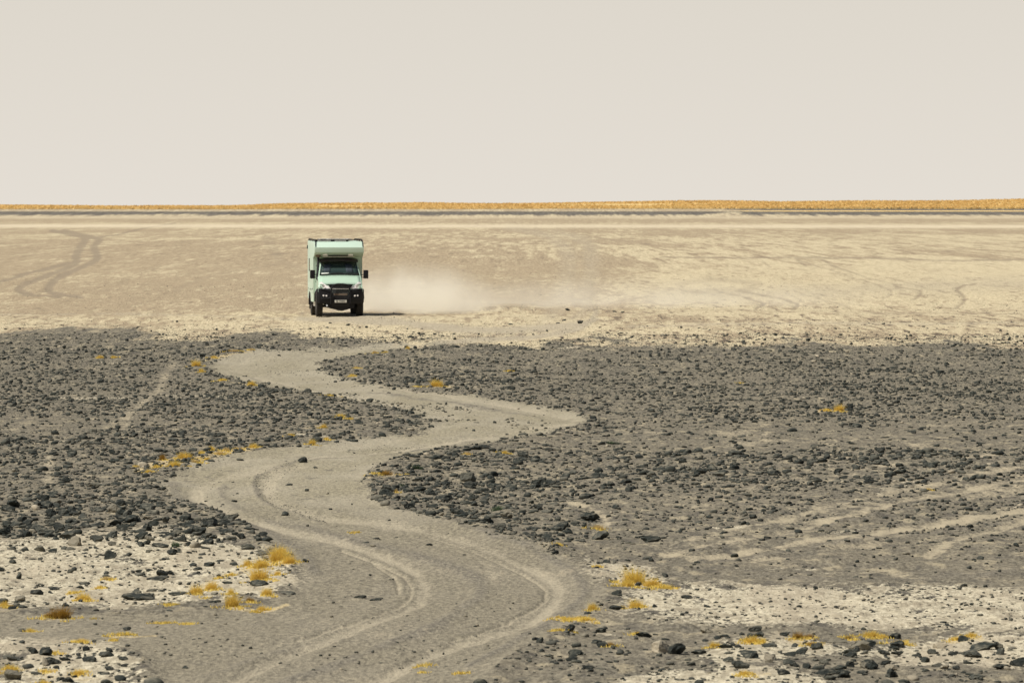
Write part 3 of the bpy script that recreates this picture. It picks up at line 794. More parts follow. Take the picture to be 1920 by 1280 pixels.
def add_rock(x, y, z, w, h, depth, rz, k, label, cat='rock', group=None, tilt=0):
    me, top = PROTO[k % 16]
    o = bpy.data.objects.new('rock', me)
    COL.objects.link(o)
    o.location = (x, y, z)
    o.rotation_euler = (tilt, tilt * .5, rz)
    o.scale = (w, depth, h / top)
    tag(o, label, cat, group)
    return o

npts = np.array([gp(a[0], a[1]) for a in NOTED])
nz = ground_z(npts[:, 0], npts[:, 1])
for i, (a, p, z) in enumerate(zip(NOTED, npts, nz)):
    s = p[1] / FPX
    w = a[2] * s * 1.03; h = max(a[3] * s * .88, w * .22)
    y = p[1] + w * .3
    rz = random.uniform(-.35, .35) + (math.pi if i % 2 else 0)
    add_rock(p[0] * y / p[1], y, z - h * .08, w, h, w * .85, rz, i * 5 + i // 7, a[5], group='single rocks standing out of the stony ground')

# clear the scattered stones away from the surveyed ones
keep = np.ones(n, bool)
for p, a in zip(npts, NOTED):
    r = a[2] * p[1] / FPX * .55
    keep &= (np.abs(SX - p[0]) > r + SW * .4) | (np.abs(SY - p[1] - r * .6) > r * 2.2)
SX, SY, SPX, SPY, SW, TONE = [q[keep] for q in (SX, SY, SPX, SPY, SW, TONE)]
n = len(SX)
SZ = ground_z(SX, SY)

# ---- the next largest in view are single objects too; the rest is strewn gravel and stones
vis = (SPX > 4) & (SPX < 1916) & (SPY < 1276) & (SPY > 560)
size_px = np.where(vis, SW / SY, 0)
order = np.argsort(-size_px)
N_SINGLE = 300 - len(NOTED)
single = order[:N_SINGLE]
def region(px, py):
    if py < 640: return ('dark stone on the pale pan before the stony ground', 'stones on the pale pan')
    if px < 620:
        if py > 1195: return ('dark greenish stone in the small stony patch in the lower left corner', 'stones of the lower left patch')
        if py > 1040: return ('small dark stone lying on the pale salt crust at the left', 'stones on the left salt crust')
        if py > 925: return ('dark boulder in the crowded rock pile at the left edge', 'boulders of the left rock pile')
        if py > 840: return ('dark stone on the left stony field below the strip of yellow grass', 'stones below the yellow strip')
        return ('dark stone in the left stony field between the far bend and the yellow strip', 'stones of the left stony field')
    if px < 840 and py < 830 and py > 745: return ('dark stone on the narrow stony tongue between the two track bends', 'stones of the stony tongue')
    if py > 1175: return ('dark greenish boulder in the stony belt along the lower right of the frame', 'boulders of the lower right belt')
    if py > 1060: return ('dark stone on or beside the white salt patch at the right', 'stones by the right salt patch')
    if py > 915 and px > 1230: return ('dark stone on the brown ground crossed by faint tyre tracks at the right', 'stones among the right tracks')
    if py > 822 and px > 1230: return ('dark boulder in the dense belt above the faint right tracks', 'boulders of the right stony belt')
    if py > 822: return ('dark rock in the rough field inside the near track bend', 'rocks inside the near bend')
    return ('small dark stone in the far stony field above the track bend', 'stones of the far stony field')
NPX = np.array([a[0] for a in NOTED], float); NPY = np.array([a[1] for a in NOTED], float)
STOP = {'the', 'a', 'of', 'at', 'in', 'on', 'by', 'to', 'with', 'its', 'and', 'above', 'below', 'beside', 'right', 'left', 'just', 'where', 'between', 'behind', 'against', 'from', 'near', 'two', 'inside', 'under', 'among', 'beyond', 'for', 'over'}
def short(t, room):
    w = t.split()[:room]
    while w[-1] in STOP:
        w.pop()
    return ' '.join(w)
used_lab = set()
def relative(px, py, w):
    d = np.hypot(NPX - px, (NPY - py) * 2.2)
    for j in np.argsort(d)[:12]:
        dx, dy = px - NPX[j], (py - NPY[j]) * 2.2
        if abs(dx) > abs(dy) * 1.6: dd = 'left of' if dx < 0 else 'right of'
        elif abs(dx) < abs(dy) * .6: dd = 'behind' if dy < 0 else 'in front of'
        else: dd = ('behind and ' if dy < 0 else 'in front and ') + ('left of' if dx < 0 else 'right of')
        far = '' if d[j] < 45 else 'farther ' if d[j] < 110 else 'well '
        key = (j, dd, far)
        if key in used_lab or d[j] > 300:
            continue
        used_lab.add(key)
        head = 'stone ' + far + dd + ' the '
        t = NOTED[j][5].replace('largest dark', 'largest').replace('lone ', 'lone ')
        return head + short(t, 16 - len(head.split()))
    return None
for j, i in enumerate(single):
    lab, grp = region(SPX[i], SPY[i])
    rel = relative(SPX[i], SPY[i], SW[i])
    if rel: lab = rel
    w = SW[i]
    add_rock(SX[i], SY[i], SZ[i] - w * .05, w, w * random.uniform(.36, .6), w * random.uniform(.7, 1), random.uniform(0, 6.28), j, lab, 'rock' if 'rock' in lab else 'stone', grp)

rest = np.ones(n, bool); rest[single] = False
SX, SY, SZ, SPX, SPY, SW, TONE = [q[rest] for q in (SX, SY, SZ, SPX, SPY, SW, TONE)]
# small clods and chips: raised rims between the ruts and loose litter on track and pan
CLODS = [([(560, 868), (520, 880), (488, 893), (492, 912), (515, 935), (560, 955), (600, 966)], 10, 700), ([(640, 742), (700, 752), (790, 763), (880, 768)], 7, 350),
         ([(300, 905), (330, 945), (420, 970)], 12, 300), ([(900, 988), (980, 1015), (1060, 1045)], 10, 260), ([(640, 838), (700, 835), (790, 830)], 7, 220), ([(620, 676), (780, 662), (980, 645)], 5, 260),
         ([(760, 765), (900, 790), (1000, 800)], 14, 160), ([(600, 1080), (800, 1160), (1000, 1120)], 60, 110), ([(300, 1200), (600, 1240), (900, 1225)], 40, 160),
         ([(0, 1160), (250, 1160), (500, 1150)], 25, 70), ([(500, 690), (700, 720)], 12, 150), ([(380, 900), (560, 1000)], 30, 150),
         ([(870, 580), (960, 577), (1010, 581)], 3, 120), ([(440, 598), (560, 640), (900, 640)], 8, 150), ([(700, 610), (820, 628)], 5, 60),
         ([(690, 598), (780, 601), (870, 609), (960, 610)], 3, 160), ([(690, 620), (800, 634), (900, 633), (1000, 624)], 4, 220), ([(1112, 560), (1118, 590), (1100, 612)], 4, 90), ([(1040, 610), (1050, 603), (1062, 597)], 2, 30),
         ([(1100, 578), (1500, 576), (1920, 586)], 4, 500), ([(1130, 601), (1500, 600), (1920, 604)], 3, 420), ([(0, 612), (300, 610), (600, 618)], 7, 380), ([(1060, 628), (1500, 632), (1920, 634)], 7, 500),
         ([(850, 580), (1000, 578)], 4, 160), ([(330, 560), (600, 540)], 40, 120), ([(0, 520), (560, 500)], 50, 150), ([(720, 540), (1000, 520)], 40, 120)]
cx = []; cy = []; cw = []
for pts, spread, cnt in CLODS:
    P = np.array(sm(pts, 8))
    idx = rng.integers(0, len(P) - 1, cnt); t = rng.uniform(size=cnt)[:, None]
    q = P[idx] * (1 - t) + P[idx + 1] * t + rng.normal(size=(cnt, 2)) * [spread * 1.2, spread * .45]
    for a in q:
        x, y = gp(a[0], a[1]); cx.append(x); cy.append(y)
        cw.append(rng.uniform(.015, .05) * (1 + .8 * (y > 120)))
cx = np.array(cx); cy = np.array(cy); cw = np.array(cw)
SX = np.concatenate([SX, cx]); SY = np.concatenate([SY, cy]); SW = np.concatenate([SW, cw]); SZ = np.concatenate([SZ, ground_z(cx, cy)])
TONE = np.concatenate([TONE, rng.uniform(.45, 1.0, len(cx))])

# fine gravel and pale chips between them
def gravel(seed, Dmin, Dmax, dmax, smin, smax):
    r = np.random.default_rng(seed)
    n_ = int(ULIM * .95 * (Dmax ** 2 - Dmin ** 2) * dmax)
    D = np.sqrt(r.uniform(Dmin ** 2, Dmax ** 2, n_)); x = r.uniform(-ULIM * .95, ULIM * .95, n_) * D
    px, py, m = layout(x, D)
    dn = stone_density(px, py, m, x, D) * 6.0 * (.5 + fbm(x * 1.3, D * .5, 83, 2)) + 2.5 * (1 - m['pan'])
    dn = dn + 36 * sstep(.35, .8, m['salt']) * (1 - m['road'])
    dn = dn * (1 - .80 * sstep(.4, .9, m['road'])) * (1 - .85 * sstep(.1, .5, m['track']))
    k = r.uniform(0, dmax, n_) < dn
    x, D, px, py = x[k], D[k], px[k], py[k]
    w = r.uniform(smin, smax, len(x)) * np.exp(r.normal(size=len(x)) * .25)
    t = r.beta(.9, 1.25, len(x))
    return x, D, ground_z(x, D), w, t
G = [gravel(201, 50, 82, 50, .016, .046), gravel(202, 82, 130, 46, .026, .062), gravel(203, 130, 215, 34, .038, .080)]
SX, SY, SZ, SW, TONE = [np.concatenate([q] + [g[i] for g in G]) for i, q in enumerate((SX, SY, SZ, SW, TONE))]

def strew(name, X, Y, Z, W, T):
    V = []; F = []; A = []; off = 0
    kinds = [rock_shape(1, 500 + k, .62, 8) for k in range(10)]
    for k in range(8):
        r_ = np.random.default_rng(k); ov = np.array([(1, 0, 0), (-1, 0, 0), (0, 1, 0), (0, -1, 0), (0, 0, .75), (0, 0, -.6)]) * r_.uniform(.35, .65, (6, 1)) + r_.normal(size=(6, 3)) * .07
        kinds.append((ov, np.array([(0, 2, 4), (2, 1, 4), (1, 3, 4), (3, 0, 4), (2, 0, 5), (1, 2, 5), (3, 1, 5), (0, 3, 5)])))
    kinds += [rock_shape(2, 600 + k, .6, 10) for k in range(8)]

    big = (W / Y) > (9 / FPX); tiny = (W / Y) < (6.0 / FPX)
    pick = np.where(big, rng.integers(18, 26, len(X)), np.where(tiny, rng.integers(10, 18, len(X)), rng.integers(0, 10, len(X))))
    rz = rng.uniform(0, 6.283, len(X)); sy = rng.uniform(.6, 1.05, len(X)); sz = rng.uniform(.5, 1.05, len(X))
    for k in range(26):
        s = np.where(pick == k)[0]
        if not len(s):
            continue
        v, f = kinds[k]
        c, sn = np.cos(rz[s])[:, None], np.sin(rz[s])[:, None]
        vx = v[None, :, 0] * W[s, None]; vy = v[None, :, 1] * (W * sy)[s, None]; vz = v[None, :, 2] * (W * sz)[s, None]
        P = np.stack([vx * c - vy * sn + X[s, None], vx * sn + vy * c + Y[s, None], vz + Z[s, None] - .06 * W[s, None]], -1)
        nv = len(v)
        F.append((f[None] + (np.arange(len(s)) * nv)[:, None, None] + off).reshape(-1, 3))
        V.append(P.reshape(-1, 3)); A.append(np.repeat(T[s], nv)); off += nv * len(s)
    V = np.concatenate(V).astype(np.float32); F = np.concatenate(F).astype(np.int32); A = np.concatenate(A).astype(np.float32)
    me = bpy.data.meshes.new(name)
    me.vertices.add(len(V)); me.vertices.foreach_set('co', V.ravel())
    me.loops.add(F.size); me.loops.foreach_set('vertex_index', F.ravel())
    me.polygons.add(len(F)); me.polygons.foreach_set('loop_start', np.arange(0, F.size, 3, dtype=np.int32))
    me.update()
    a = me.attributes.new('tone', 'FLOAT', 'POINT'); a.data.foreach_set('value', A)
    me.materials.append(MAT_STONES)
    o = bpy.data.objects.new(name, me); COL.objects.link(o)
    return o
st = strew('loose_stones', SX, SY, SZ, SW, TONE)
tag(st, 'countless dark slate stones and gravel strewn over the ground on both sides of the track', 'stones', kind='stuff')
print('stones', len(SX), 'single', N_SINGLE, 'noted', len(NOTED))
# ------------------------------------------------------------------ dry grass
def grass_material(name, per_object=True, CA=(0.48, 0.31, 0.055), CB=(1.0, 0.80, 0.19)):
    m, t, bs = new_mat(name)
    b = NB(t)
    tone = b.node('ShaderNodeObjectInfo').outputs['Random'] if per_object else b.attr('tone')
    a = b.attr('blade')
    c = b.mix(a, CA, CB)
    c = b.mix(b.math('MULTIPLY', tone, .35), c, tuple(q * k for q, k in zip(CB, (.78, .66, .6))))
    b.link(c, bs.inputs['Base Color'])
    bs.inputs['Roughness'].default_value = .7
    bs.inputs['Specular IOR Level'].default_value = .25
    tl = b.node('ShaderNodeBsdfTranslucent'); b.link(c, tl.inputs[0])
    mxs = b.node('ShaderNodeMixShader'); mxs.inputs[0].default_value = .42
    b.link(bs.outputs[0], mxs.inputs[1]); b.link(tl.outputs[0], mxs.inputs[2])
    b.link(mxs.outputs[0], t.nodes['Material Output'].inputs[0])
    return m
MAT_GRASS = grass_material('dry_grass')

def blades(n, wid, hei, dep, seed, bw, lean=.25, flatness=1.0):
    """a tuft: n bent blades rising from an uneven cushion wid x dep, hei tall"""
    r = np.random.default_rng(seed)
    V = []; F = []; A = []
    nl = max(3, n // 28)
    lob = r.uniform(-.42, .42, (nl, 2)); lh = r.uniform(.5, 1, nl)
    lh[np.argmin(np.abs(lob[:, 0]))] = 1
    for i in range(n):
        k = r.integers(nl)
        c = lob[k] + r.normal(size=2) * .11
        bx, by = c[0] * wid, c[1] * dep
        L = hei * lh[k] * r.uniform(.35, 1.2)
        az = r.uniform(0, 6.283); sp = abs(r.normal()) * lean + .08
        dx, dy = math.cos(az) * sp + (bx - lob[k, 0] * wid) * 1.6 + .1, math.sin(az) * sp
        nseg = 3
        px_, py_ = -math.sin(az + r.uniform(-.6, .6)), math.cos(az)
        px_, py_ = (1, .2) if r.uniform() < .5 else (px_, py_)
        t0 = r.uniform(.25, 1)
        off = len(V)
        for s_ in range(nseg + 1):
            t = s_ / nseg
            x = bx + dx * L * (t ** 1.6) * 1.3; y = by + dy * L * (t ** 1.6) * 1.3; z = L * (t - .28 * sp * t * t) * flatness
            w = bw * (1 - t * .85) * r.uniform(.8, 1.2)
            V.append((x - px_ * w, y - py_ * w, z)); V.append((x + px_ * w, y + py_ * w, z))
            A += [t0 * (.35 + .65 * t)] * 2
        for s_ in range(nseg):
            q = off + 2 * s_
            F.append((q, q + 1, q + 3, q + 2))
    return V, F, A

TUFT = []
TUFT_RUST = []
MAT_RUST = grass_material('rusty_grass', True, (0.09, 0.05, 0.012), (0.55, 0.33, 0.05))
MAT_STRAW = grass_material('straw_grass', True, (0.36, 0.26, 0.10), (0.86, 0.68, 0.30))
TUFT_STRAW = []
for k, (n_, w_, h_, bw_) in enumerate([(620, 1, .60, .008), (560, 1, .50, .008), (600, 1, .42, .008), (480, 1, .34, .008), (380, 1, .24, .008), (260, 1, .16, .008), (560, 1, .75, .009), (220, 1, .11, .008)]):
    V, F, A = blades(n_, w_ * .62, h_, .5, 900 + k, bw_, .48 if h_ > .3 else .6)
    me = bpy.data.meshes.new('grass_tuft')
    me.from_pydata(V, [], F); me.update()
    a = me.attributes.new('blade', 'FLOAT', 'POINT'); a.data.foreach_set('value', np.array(A, np.float32))
    me.materials.append(MAT_GRASS)
    TUFT.append((me, h_))
    for L_, M_ in ((TUFT_RUST, MAT_RUST), (TUFT_STRAW, MAT_STRAW)):
        m2_ = me.copy(); m2_.materials.clear(); m2_.materials.append(M_); L_.append((m2_, h_))

# base point, width, height in photo pixels, words
TUFTS = [
 (1188, 1095, 58, 28, 'largest bright yellow grass patch right of the near track bend'),
 (1222, 1102, 46, 16, 'yellow grass trailing right of the largest patch by the near bend'),
 (1250, 1104, 36, 9, 'flat yellow grass tail at the right end of the largest patch'),
 (1176, 1104, 30, 13, 'yellow grass on the near side of the largest patch'),
 (1192, 1138, 36, 17, 'rounded bright tuft between the largest yellow patch and the stones below'),
 (1110, 1145, 20, 14, 'small bright round tuft at the outer edge of the near bend'),
 (1068, 1161, 50, 8, 'long flat yellow strip left end at the outer edge of the near bend'),
 (1098, 1162, 34, 8, 'long flat yellow strip right end at the outer edge of the near bend'),
 (1122, 992, 27, 9, 'pale yellow tuft behind the blocky dark boulder'),
 (1047, 1028, 11, 6, 'tiny orange tuft on the dark ground just right of the track'),
 (1120, 1070, 12, 5, 'tiny orange tuft left of the largest yellow patch'),
 (1145, 1213, 18, 9, 'rusty tuft right of a dark stone at the lower right'),
 (1195, 1187, 12, 6, 'small dull tuft above the long dark stone at the lower right'),
 (1045, 1188, 28, 5, 'thin flat orange tuft low at the outside of the track'),
 (1408, 1208, 34, 14, 'leftmost large orange tuft of the lower right belt'),
 (1428, 1210, 20, 9, 'small orange tuft touching the leftmost large one'),
 (1341, 1219, 26, 10, 'bright orange tuft left of the lower right stony belt'),
 (1497, 1198, 24, 14, 'dark gold tuft behind the flat stones at the lower right'),
 (1516, 1196, 22, 10, 'gold tuft right of the dark gold one at the lower right'),
 (1520, 1210, 30, 7, 'flat orange tuft below the dark gold one at the lower right'),
 (1632, 1190, 34, 13, 'pointed gold tuft above the long dark boulder'),
 (1654, 1192, 24, 8, 'low gold tuft right of the pointed one at the lower right'),
 (1592, 1194, 20, 7, 'low dull gold tuft left of the pointed one at the lower right'),
 (1688, 1200, 34, 7, 'flat orange tuft below the flat stones of the lower right'),
 (1795, 1199, 24, 8, 'orange grass left of the black rock at the lower right'),
 (1824, 1196, 24, 9, 'orange grass right of the black rock at the lower right'),
 (1394, 1276, 24, 10, 'orange tuft at the bottom edge beside a dark boulder'),
 (1740, 917, 22, 5, 'flat orange tuft beside the pale tracks at the right'),
 (1574, 771, 22, 13, 'bright orange grass against a dark rock far right'),
 (1551, 772, 24, 6, 'flat orange grass left of the grass against the far right rock'),
 (1386, 714, 10, 4, 'tiny pale orange tuft alone in the far right stony field'),
 (522, 1055, 46, 30, 'tall yellow grass at the upper right corner of the salt'),
 (543, 1060, 28, 18, 'yellow grass leaning over the track at the right end of the salt'),
 (527, 1036, 26, 12, 'topmost yellow tuft beside the flat dark stone by the track'),
 (490, 1062, 34, 20, 'yellow grass left of the tall clump on the salt'),
 (464, 1058, 22, 12, 'small golden tuft left of the tall clump group'),
 (484, 1083, 48, 24, 'dry grass cap over the half buried boulder'),
 (521, 1076, 15, 10, 'small round tuft right of the grass capped boulder'),
 (501, 1110, 24, 15, 'yellow tuft by the small dark stone near the track edge'),
 (397, 1098, 28, 18, 'yellow tuft behind the brightest one on the salt'),
 (369, 1108, 35, 18, 'brightest rounded yellow tuft in the middle right of the salt'),
 (434, 1131, 34, 27, 'tallest pointed golden tuft at the front rim of the salt'),
 (433, 1107, 14, 12, 'slim golden tuft behind the tallest pointed one'),
 (470, 1124, 20, 9, 'small dull tuft right of the tallest pointed one'),
 (491, 1133, 18, 10, 'small golden tuft at the front right rim of the salt'),
 (480, 1136, 12, 5, 'tiny brown tuft at the front right rim of the salt'),
 (410, 1074, 12, 6, 'tiny golden tuft left of two in the upper salt'),
 (432, 1070, 14, 6, 'tiny golden tuft right of two in the upper salt'),
 (158, 1113, 36, 15, 'orange grass clump on the left part of the salt'),
 (138, 1100, 26, 5, 'flat orange tuft just behind the orange clump on the salt'),
 (186, 1094, 16, 7, 'small orange tuft right of the orange clump on the salt'),
 (200, 1080, 26, 6, 'faint orange tuft in the upper left salt'),
 (110, 1150, 54, 22, 'dark rusty grass clump on the grey ground below the salt'),
 (90, 1147, 16, 10, 'small rusty tuft left end of the dark rusty clump'),
 (8, 1132, 18, 11, 'bright orange tuft cut by the left frame edge'),
 (20, 1134, 20, 7, 'flat brown tuft beside the one at the left frame edge'),
 (317, 1127, 22, 6, 'small yellow tuft on the front rim of the salt below the longest slab'),
 (308, 1159, 30, 5, 'faint flat orange tuft on the smooth grey ground below the salt'),
 (345, 1165, 16, 5, 'tiny orange tuft right of the faint flat one on smooth ground'),
 (228, 1186, 36, 7, 'flat orange tuft below the lone dark stone on smooth ground'),
 (215, 1198, 16, 6, 'small orange tuft below the flat one on smooth ground'),
 (154, 1206, 34, 8, 'orange grass at the top of the lower left stony patch'),
 (56, 1178, 14, 8, 'small golden tuft right of the greenish stone at the lower left'),
 (20, 1254, 38, 12, 'orange grass on top of the corner boulder'),
 (146, 1263, 28, 12, 'orange tuft in the middle of the lower left patch'),
 (84, 1258, 14, 8, 'small golden tuft right of the corner boulder'),
 (82, 1276, 20, 10, 'golden tuft on the bottom edge right of the corner boulder'),
 (98, 1226, 14, 5, 'small flat orange tuft at the upper rim of the lower left patch'),
 (346, 858, 36, 13, 'thickest tuft of the yellow strip above the left track bend'),
 (325, 872, 30, 12, 'front tuft of the yellow strip above the left track bend'),
 (304, 862, 14, 12, 'dark gold tuft at the back left of the yellow strip'),
 (279, 886, 14, 8, 'leftmost lone tuft of the yellow strip'),
 (294, 878, 16, 7, 'small tuft near the left end of the yellow strip'),
 (255, 873, 16, 5, 'faint orange tuft left beyond the yellow strip'),
 (366, 866, 22, 6, 'low pale tuft under the thickest one of the yellow strip'),
 (377, 849, 12, 7, 'small tuft in the middle of the yellow strip'),
 (396, 845, 15, 9, 'orange tuft against a dark stone in the yellow strip'),
 (387, 860, 14, 6, 'small orange tuft near the track in the yellow strip'),
 (412, 850, 30, 7, 'pale flat tuft right of the middle of the yellow strip'),
 (424, 846, 14, 7, 'small orange tuft right of the pale flat one'),
 (446, 842, 26, 5, 'thin pale tuft before the right end of the yellow strip'),
 (474, 839, 20, 9, 'orange tuft at the right end of the yellow strip'),
 (367, 686, 24, 13, 'bright yellow tuft outside the far left bend of the track'),
 (377, 699, 12, 8, 'small yellow tuft below the bright one at the far bend'),
 (417, 715, 24, 5, 'flat yellow tuft on the lower edge of the far bend'),
 (470, 725, 20, 9, 'orange tuft on the lower track edge right of the far bend'),
 (400, 673, 14, 5, 'small tuft above the far left bend of the track'),
 (438, 663, 26, 5, 'pale flat tuft along the upper edge of the far track'),
 (472, 661, 14, 4, 'tiny pale tuft along the upper edge of the far track'),
 (188, 674, 16, 6, 'left orange tuft of a pair in the far left field'),
 (213, 673, 14, 5, 'right orange tuft of a pair in the far left field'),
 (616, 745, 34, 4, 'thin orange grass line on the lower edge of the far track'),
 (638, 780, 26, 8, 'orange tuft on the upper part of the stony tongue'),
 (655, 783, 26, 5, 'flat orange tuft right of the one on the stony tongue'),
 (585, 830, 16, 11, 'orange tuft near the front edge of the stony tongue'),
 (607, 802, 12, 8, 'small orange tuft in the stony tongue'),
 (612, 821, 12, 6, 'small orange tuft at the front edge of the stony tongue'),
 (545, 813, 16, 6, 'orange tuft beside the white streak on the stony tongue'),
 (820, 726, 30, 13, 'rounded orange tuft with a black stone on its right'),
 (765, 658, 8, 6, 'bright yellow dot of grass on the far edge of the track'),
 (703, 663, 16, 5, 'pale tuft on the far track edge left of the yellow dot'),
 (722, 663, 10, 4, 'tiny tuft on the far track edge by the yellow dot'),
 (660, 707, 16, 5, 'low orange tuft at the left tip of the far stony island'),
 (668, 690, 12, 4, 'tiny pale tuft on the far stony island'),
 (780, 727, 26, 3, 'thin pale tuft left of the rounded orange one'),
 (955, 700, 12, 4, 'tiny orange tuft in the middle of the far stony island'),
 (725, 893, 32, 9, 'rusty grass among the rocks at the tip of the near rocky field'),
 (876, 853, 16, 6, 'faint yellow tuft at the upper rim of the near rocky field'),
 (946, 849, 18, 6, 'small yellow tuft beside the rim of the near rocky field'),
 (743, 921, 6, 8, 'slim orange tuft right of the pale topped boulder'),
 (665, 995, 14, 4, 'faint flat tuft on the track'),
 (793, 1262, 4, 3, 'tiny orange speck of grass at the bottom of the track'),
 (864, 1267, 16, 5, 'small flat orange tuft at the bottom edge right of the track'),
 (794, 1248, 20, 4, 'small flat pale tuft on the outside rut at the bottom'),
]
tp = np.array([gp(a[0], a[1]) for a in TUFTS]); tz = ground_z(tp[:, 0], tp[:, 1])
for i, (a, p, z) in enumerate(zip(TUFTS, tp, tz)):
    s = p[1] / FPX
    w, h = a[2] * s, a[3] * s * .95
    k = int(np.argmin([abs(h / w - q[1] * .95) + .0 for q in TUFT]))
    kind_ = TUFT_RUST if any(q in a[4] for q in ('rusty', 'dark gold', 'brown', 'dull')) else TUFT_STRAW if any(q in a[4] for q in ('pale', 'faint')) else TUFT
    me, hh = kind_[k]
    o = bpy.data.objects.new('grass_tuft', me); COL.objects.link(o)
    o.location = (p[0], p[1] + w * .2, z - .005)
    o.rotation_euler = (0, 0, random.choice((0, 0, math.pi)) + random.uniform(-.3, .3))
    o.scale = (w * 1.02, w * 1.1, h / hh * 1.3)
    tag(o, a[4], 'grass tuft', 'tufts of dry yellow grass')

# loose dry stalks round the tufts
def stalks():
    V = []; F = []; A = []; T = []
    for (a, p) in zip(TUFTS, tp):
        s = p[1] / FPX
        for j in range(int(2 + a[2] * .22)):
            x = p[0] + rng.normal() * a[2] * s * .42; y = p[1] + rng.normal() * a[2] * s * .8
            for q in range(14):
                bx = x + rng.normal() * .035; by = y + rng.normal() * .06
                L = rng.uniform(.012, .04) * (.8 + y / 300); az = rng.uniform(0, 6.28)
                off = len(V); w = .006 + y * 3e-5
                dx, dy = math.cos(az) * L * .8, math.sin(az) * L * .8
                V += [(bx - w, by, 0), (bx + w, by, 0), (bx + dx, by + dy, L)]
                F.append((off, off + 1, off + 2)); t_ = rng.uniform(.3, .9); A += [t_ * .6, t_ * .6, t_]
    V = np.array(V)
    V[:, 2] += np.repeat(ground_z(V[::3, 0], V[::3, 1]), 3) - .004
    me = bpy.data.meshes.new('grass_litter'); me.from_pydata(V.tolist(), [], F); me.update()
    at = me.attributes.new('blade', 'FLOAT', 'POINT'); at.data.foreach_set('value', np.array(A, np.float32))
    me.materials.append(MAT_GRASS)
    o = bpy.data.objects.new('grass_litter', me); COL.objects.link(o)
    tag(o, 'sparse short yellow stalks scattered around the grass tufts', 'grass', kind='stuff')
stalks()

# green cushions between the near rocks
MAT_GREEN, _t, _bs = new_mat('green_leaf')
_b = NB(_t); _c = _b.mix(_b.attr('blade'), (0.012, 0.030, 0.010), (0.060, 0.105, 0.035)); _b.link(_c, _bs.inputs['Base Color']); _bs.inputs['Roughness'].default_value = .7
V, F, A = blades(520, .8, .5, .8, 77, .018, .5)
gme = bpy.data.meshes.new('green_shrub'); gme.from_pydata(V, [], F); gme.update()
at = gme.attributes.new('blade', 'FLOAT', 'POINT'); at.data.foreach_set('value', np.array(A, np.float32)); gme.materials.append(MAT_GREEN)
for (px_, py_, w_, h_, lab) in [(932, 958, 22, 12, 'dark green cushion plant low in the rocky field inside the near bend'), (784, 883, 24, 10, 'low green plant at the tip of the near rocky field'),
                                (757, 912, 14, 8, 'small green plant beside the pale topped boulder at the track edge'), (1149, 831, 24, 7, 'flat dark green plant at the top of the right rocky field'),
                                (330, 1022, 18, 13, 'olive green tuft behind a dark boulder on the salt rim')]:
    x, y = gp(px_, py_); s = y / FPX
    o = bpy.data.objects.new('green_shrub', gme); COL.objects.link(o)
    o.location = (x, y, float(ground_z(x, y)[0]) - .01); o.scale = (w_ * s, w_ * s, h_ * s / .5)
    o.rotation_euler = (0, 0, random.uniform(0, 6))
    tag(o, lab, 'shrub', 'low green plants among the rocks')

# the grassed bank along the horizon
def far_grass():
    N = 42000
    Y = rng.uniform(2716, 2900, N); X = rng.uniform(-.125, .125, N) * Y
    cl = fbm(X * .012, Y * .03, 41, 3)
    k = (rng.uniform(size=N) < sstep(.30, .45, cl + .12 * sstep(2740, 2850, Y))) | (Y > 2840)
    X, Y, cl = X[k], Y[k], cl[k]
    n_ = len(X); Z = ridge(X, Y)
    h = rng.uniform(.3, 1.1, n_) * (.45 + .9 * fbm(X * .02, Y * .02, 43, 3)); w = rng.uniform(.4, 1.0, n_)
    az = rng.uniform(-.7, .7, n_); sh = rng.uniform(-.4, .4, n_)
    P = []
    for t_, ww, hh in ((-1, 1, -.15), (1, 1, -.15), (.55, 1, .7), (0, 1, 1.0), (-.6, 1, .6)):
        P.append(np.stack([X + np.cos(az) * w * t_ + sh * max(hh, 0), Y + np.sin(az) * w * t_, Z + h * hh], -1))
    V = np.stack(P, 1).reshape(-1, 3)
    F = (np.arange(n_)[:, None] * 5 + np.arange(5)[None]).reshape(-1, 5)
    me = bpy.data.meshes.new('far_grass'); me.from_pydata(V.tolist(), [], F.tolist()); me.update()
    a_ = np.repeat(rng.uniform(.72, 1, n_), 5)
    at = me.attributes.new('blade', 'FLOAT', 'POINT'); at.data.foreach_set('value', a_.astype(np.float32))
    at = me.attributes.new('tone', 'FLOAT', 'POINT'); at.data.foreach_set('value', np.repeat(np.clip(fbm(X * .03, Y * .02, 45, 3) * 1.6 - .3 + rng.normal(size=n_) * .15, 0, 1), 5).astype(np.float32))
    me.materials.append(grass_material('far_dry_grass', False, (0.56, 0.40, 0.16), (0.84, 0.63, 0.28)))
    o = bpy.data.objects.new('far_grass', me); COL.objects.link(o)
    tag(o, 'golden dry grass covering the low bank along the horizon', 'grass', kind='stuff')
far_grass()
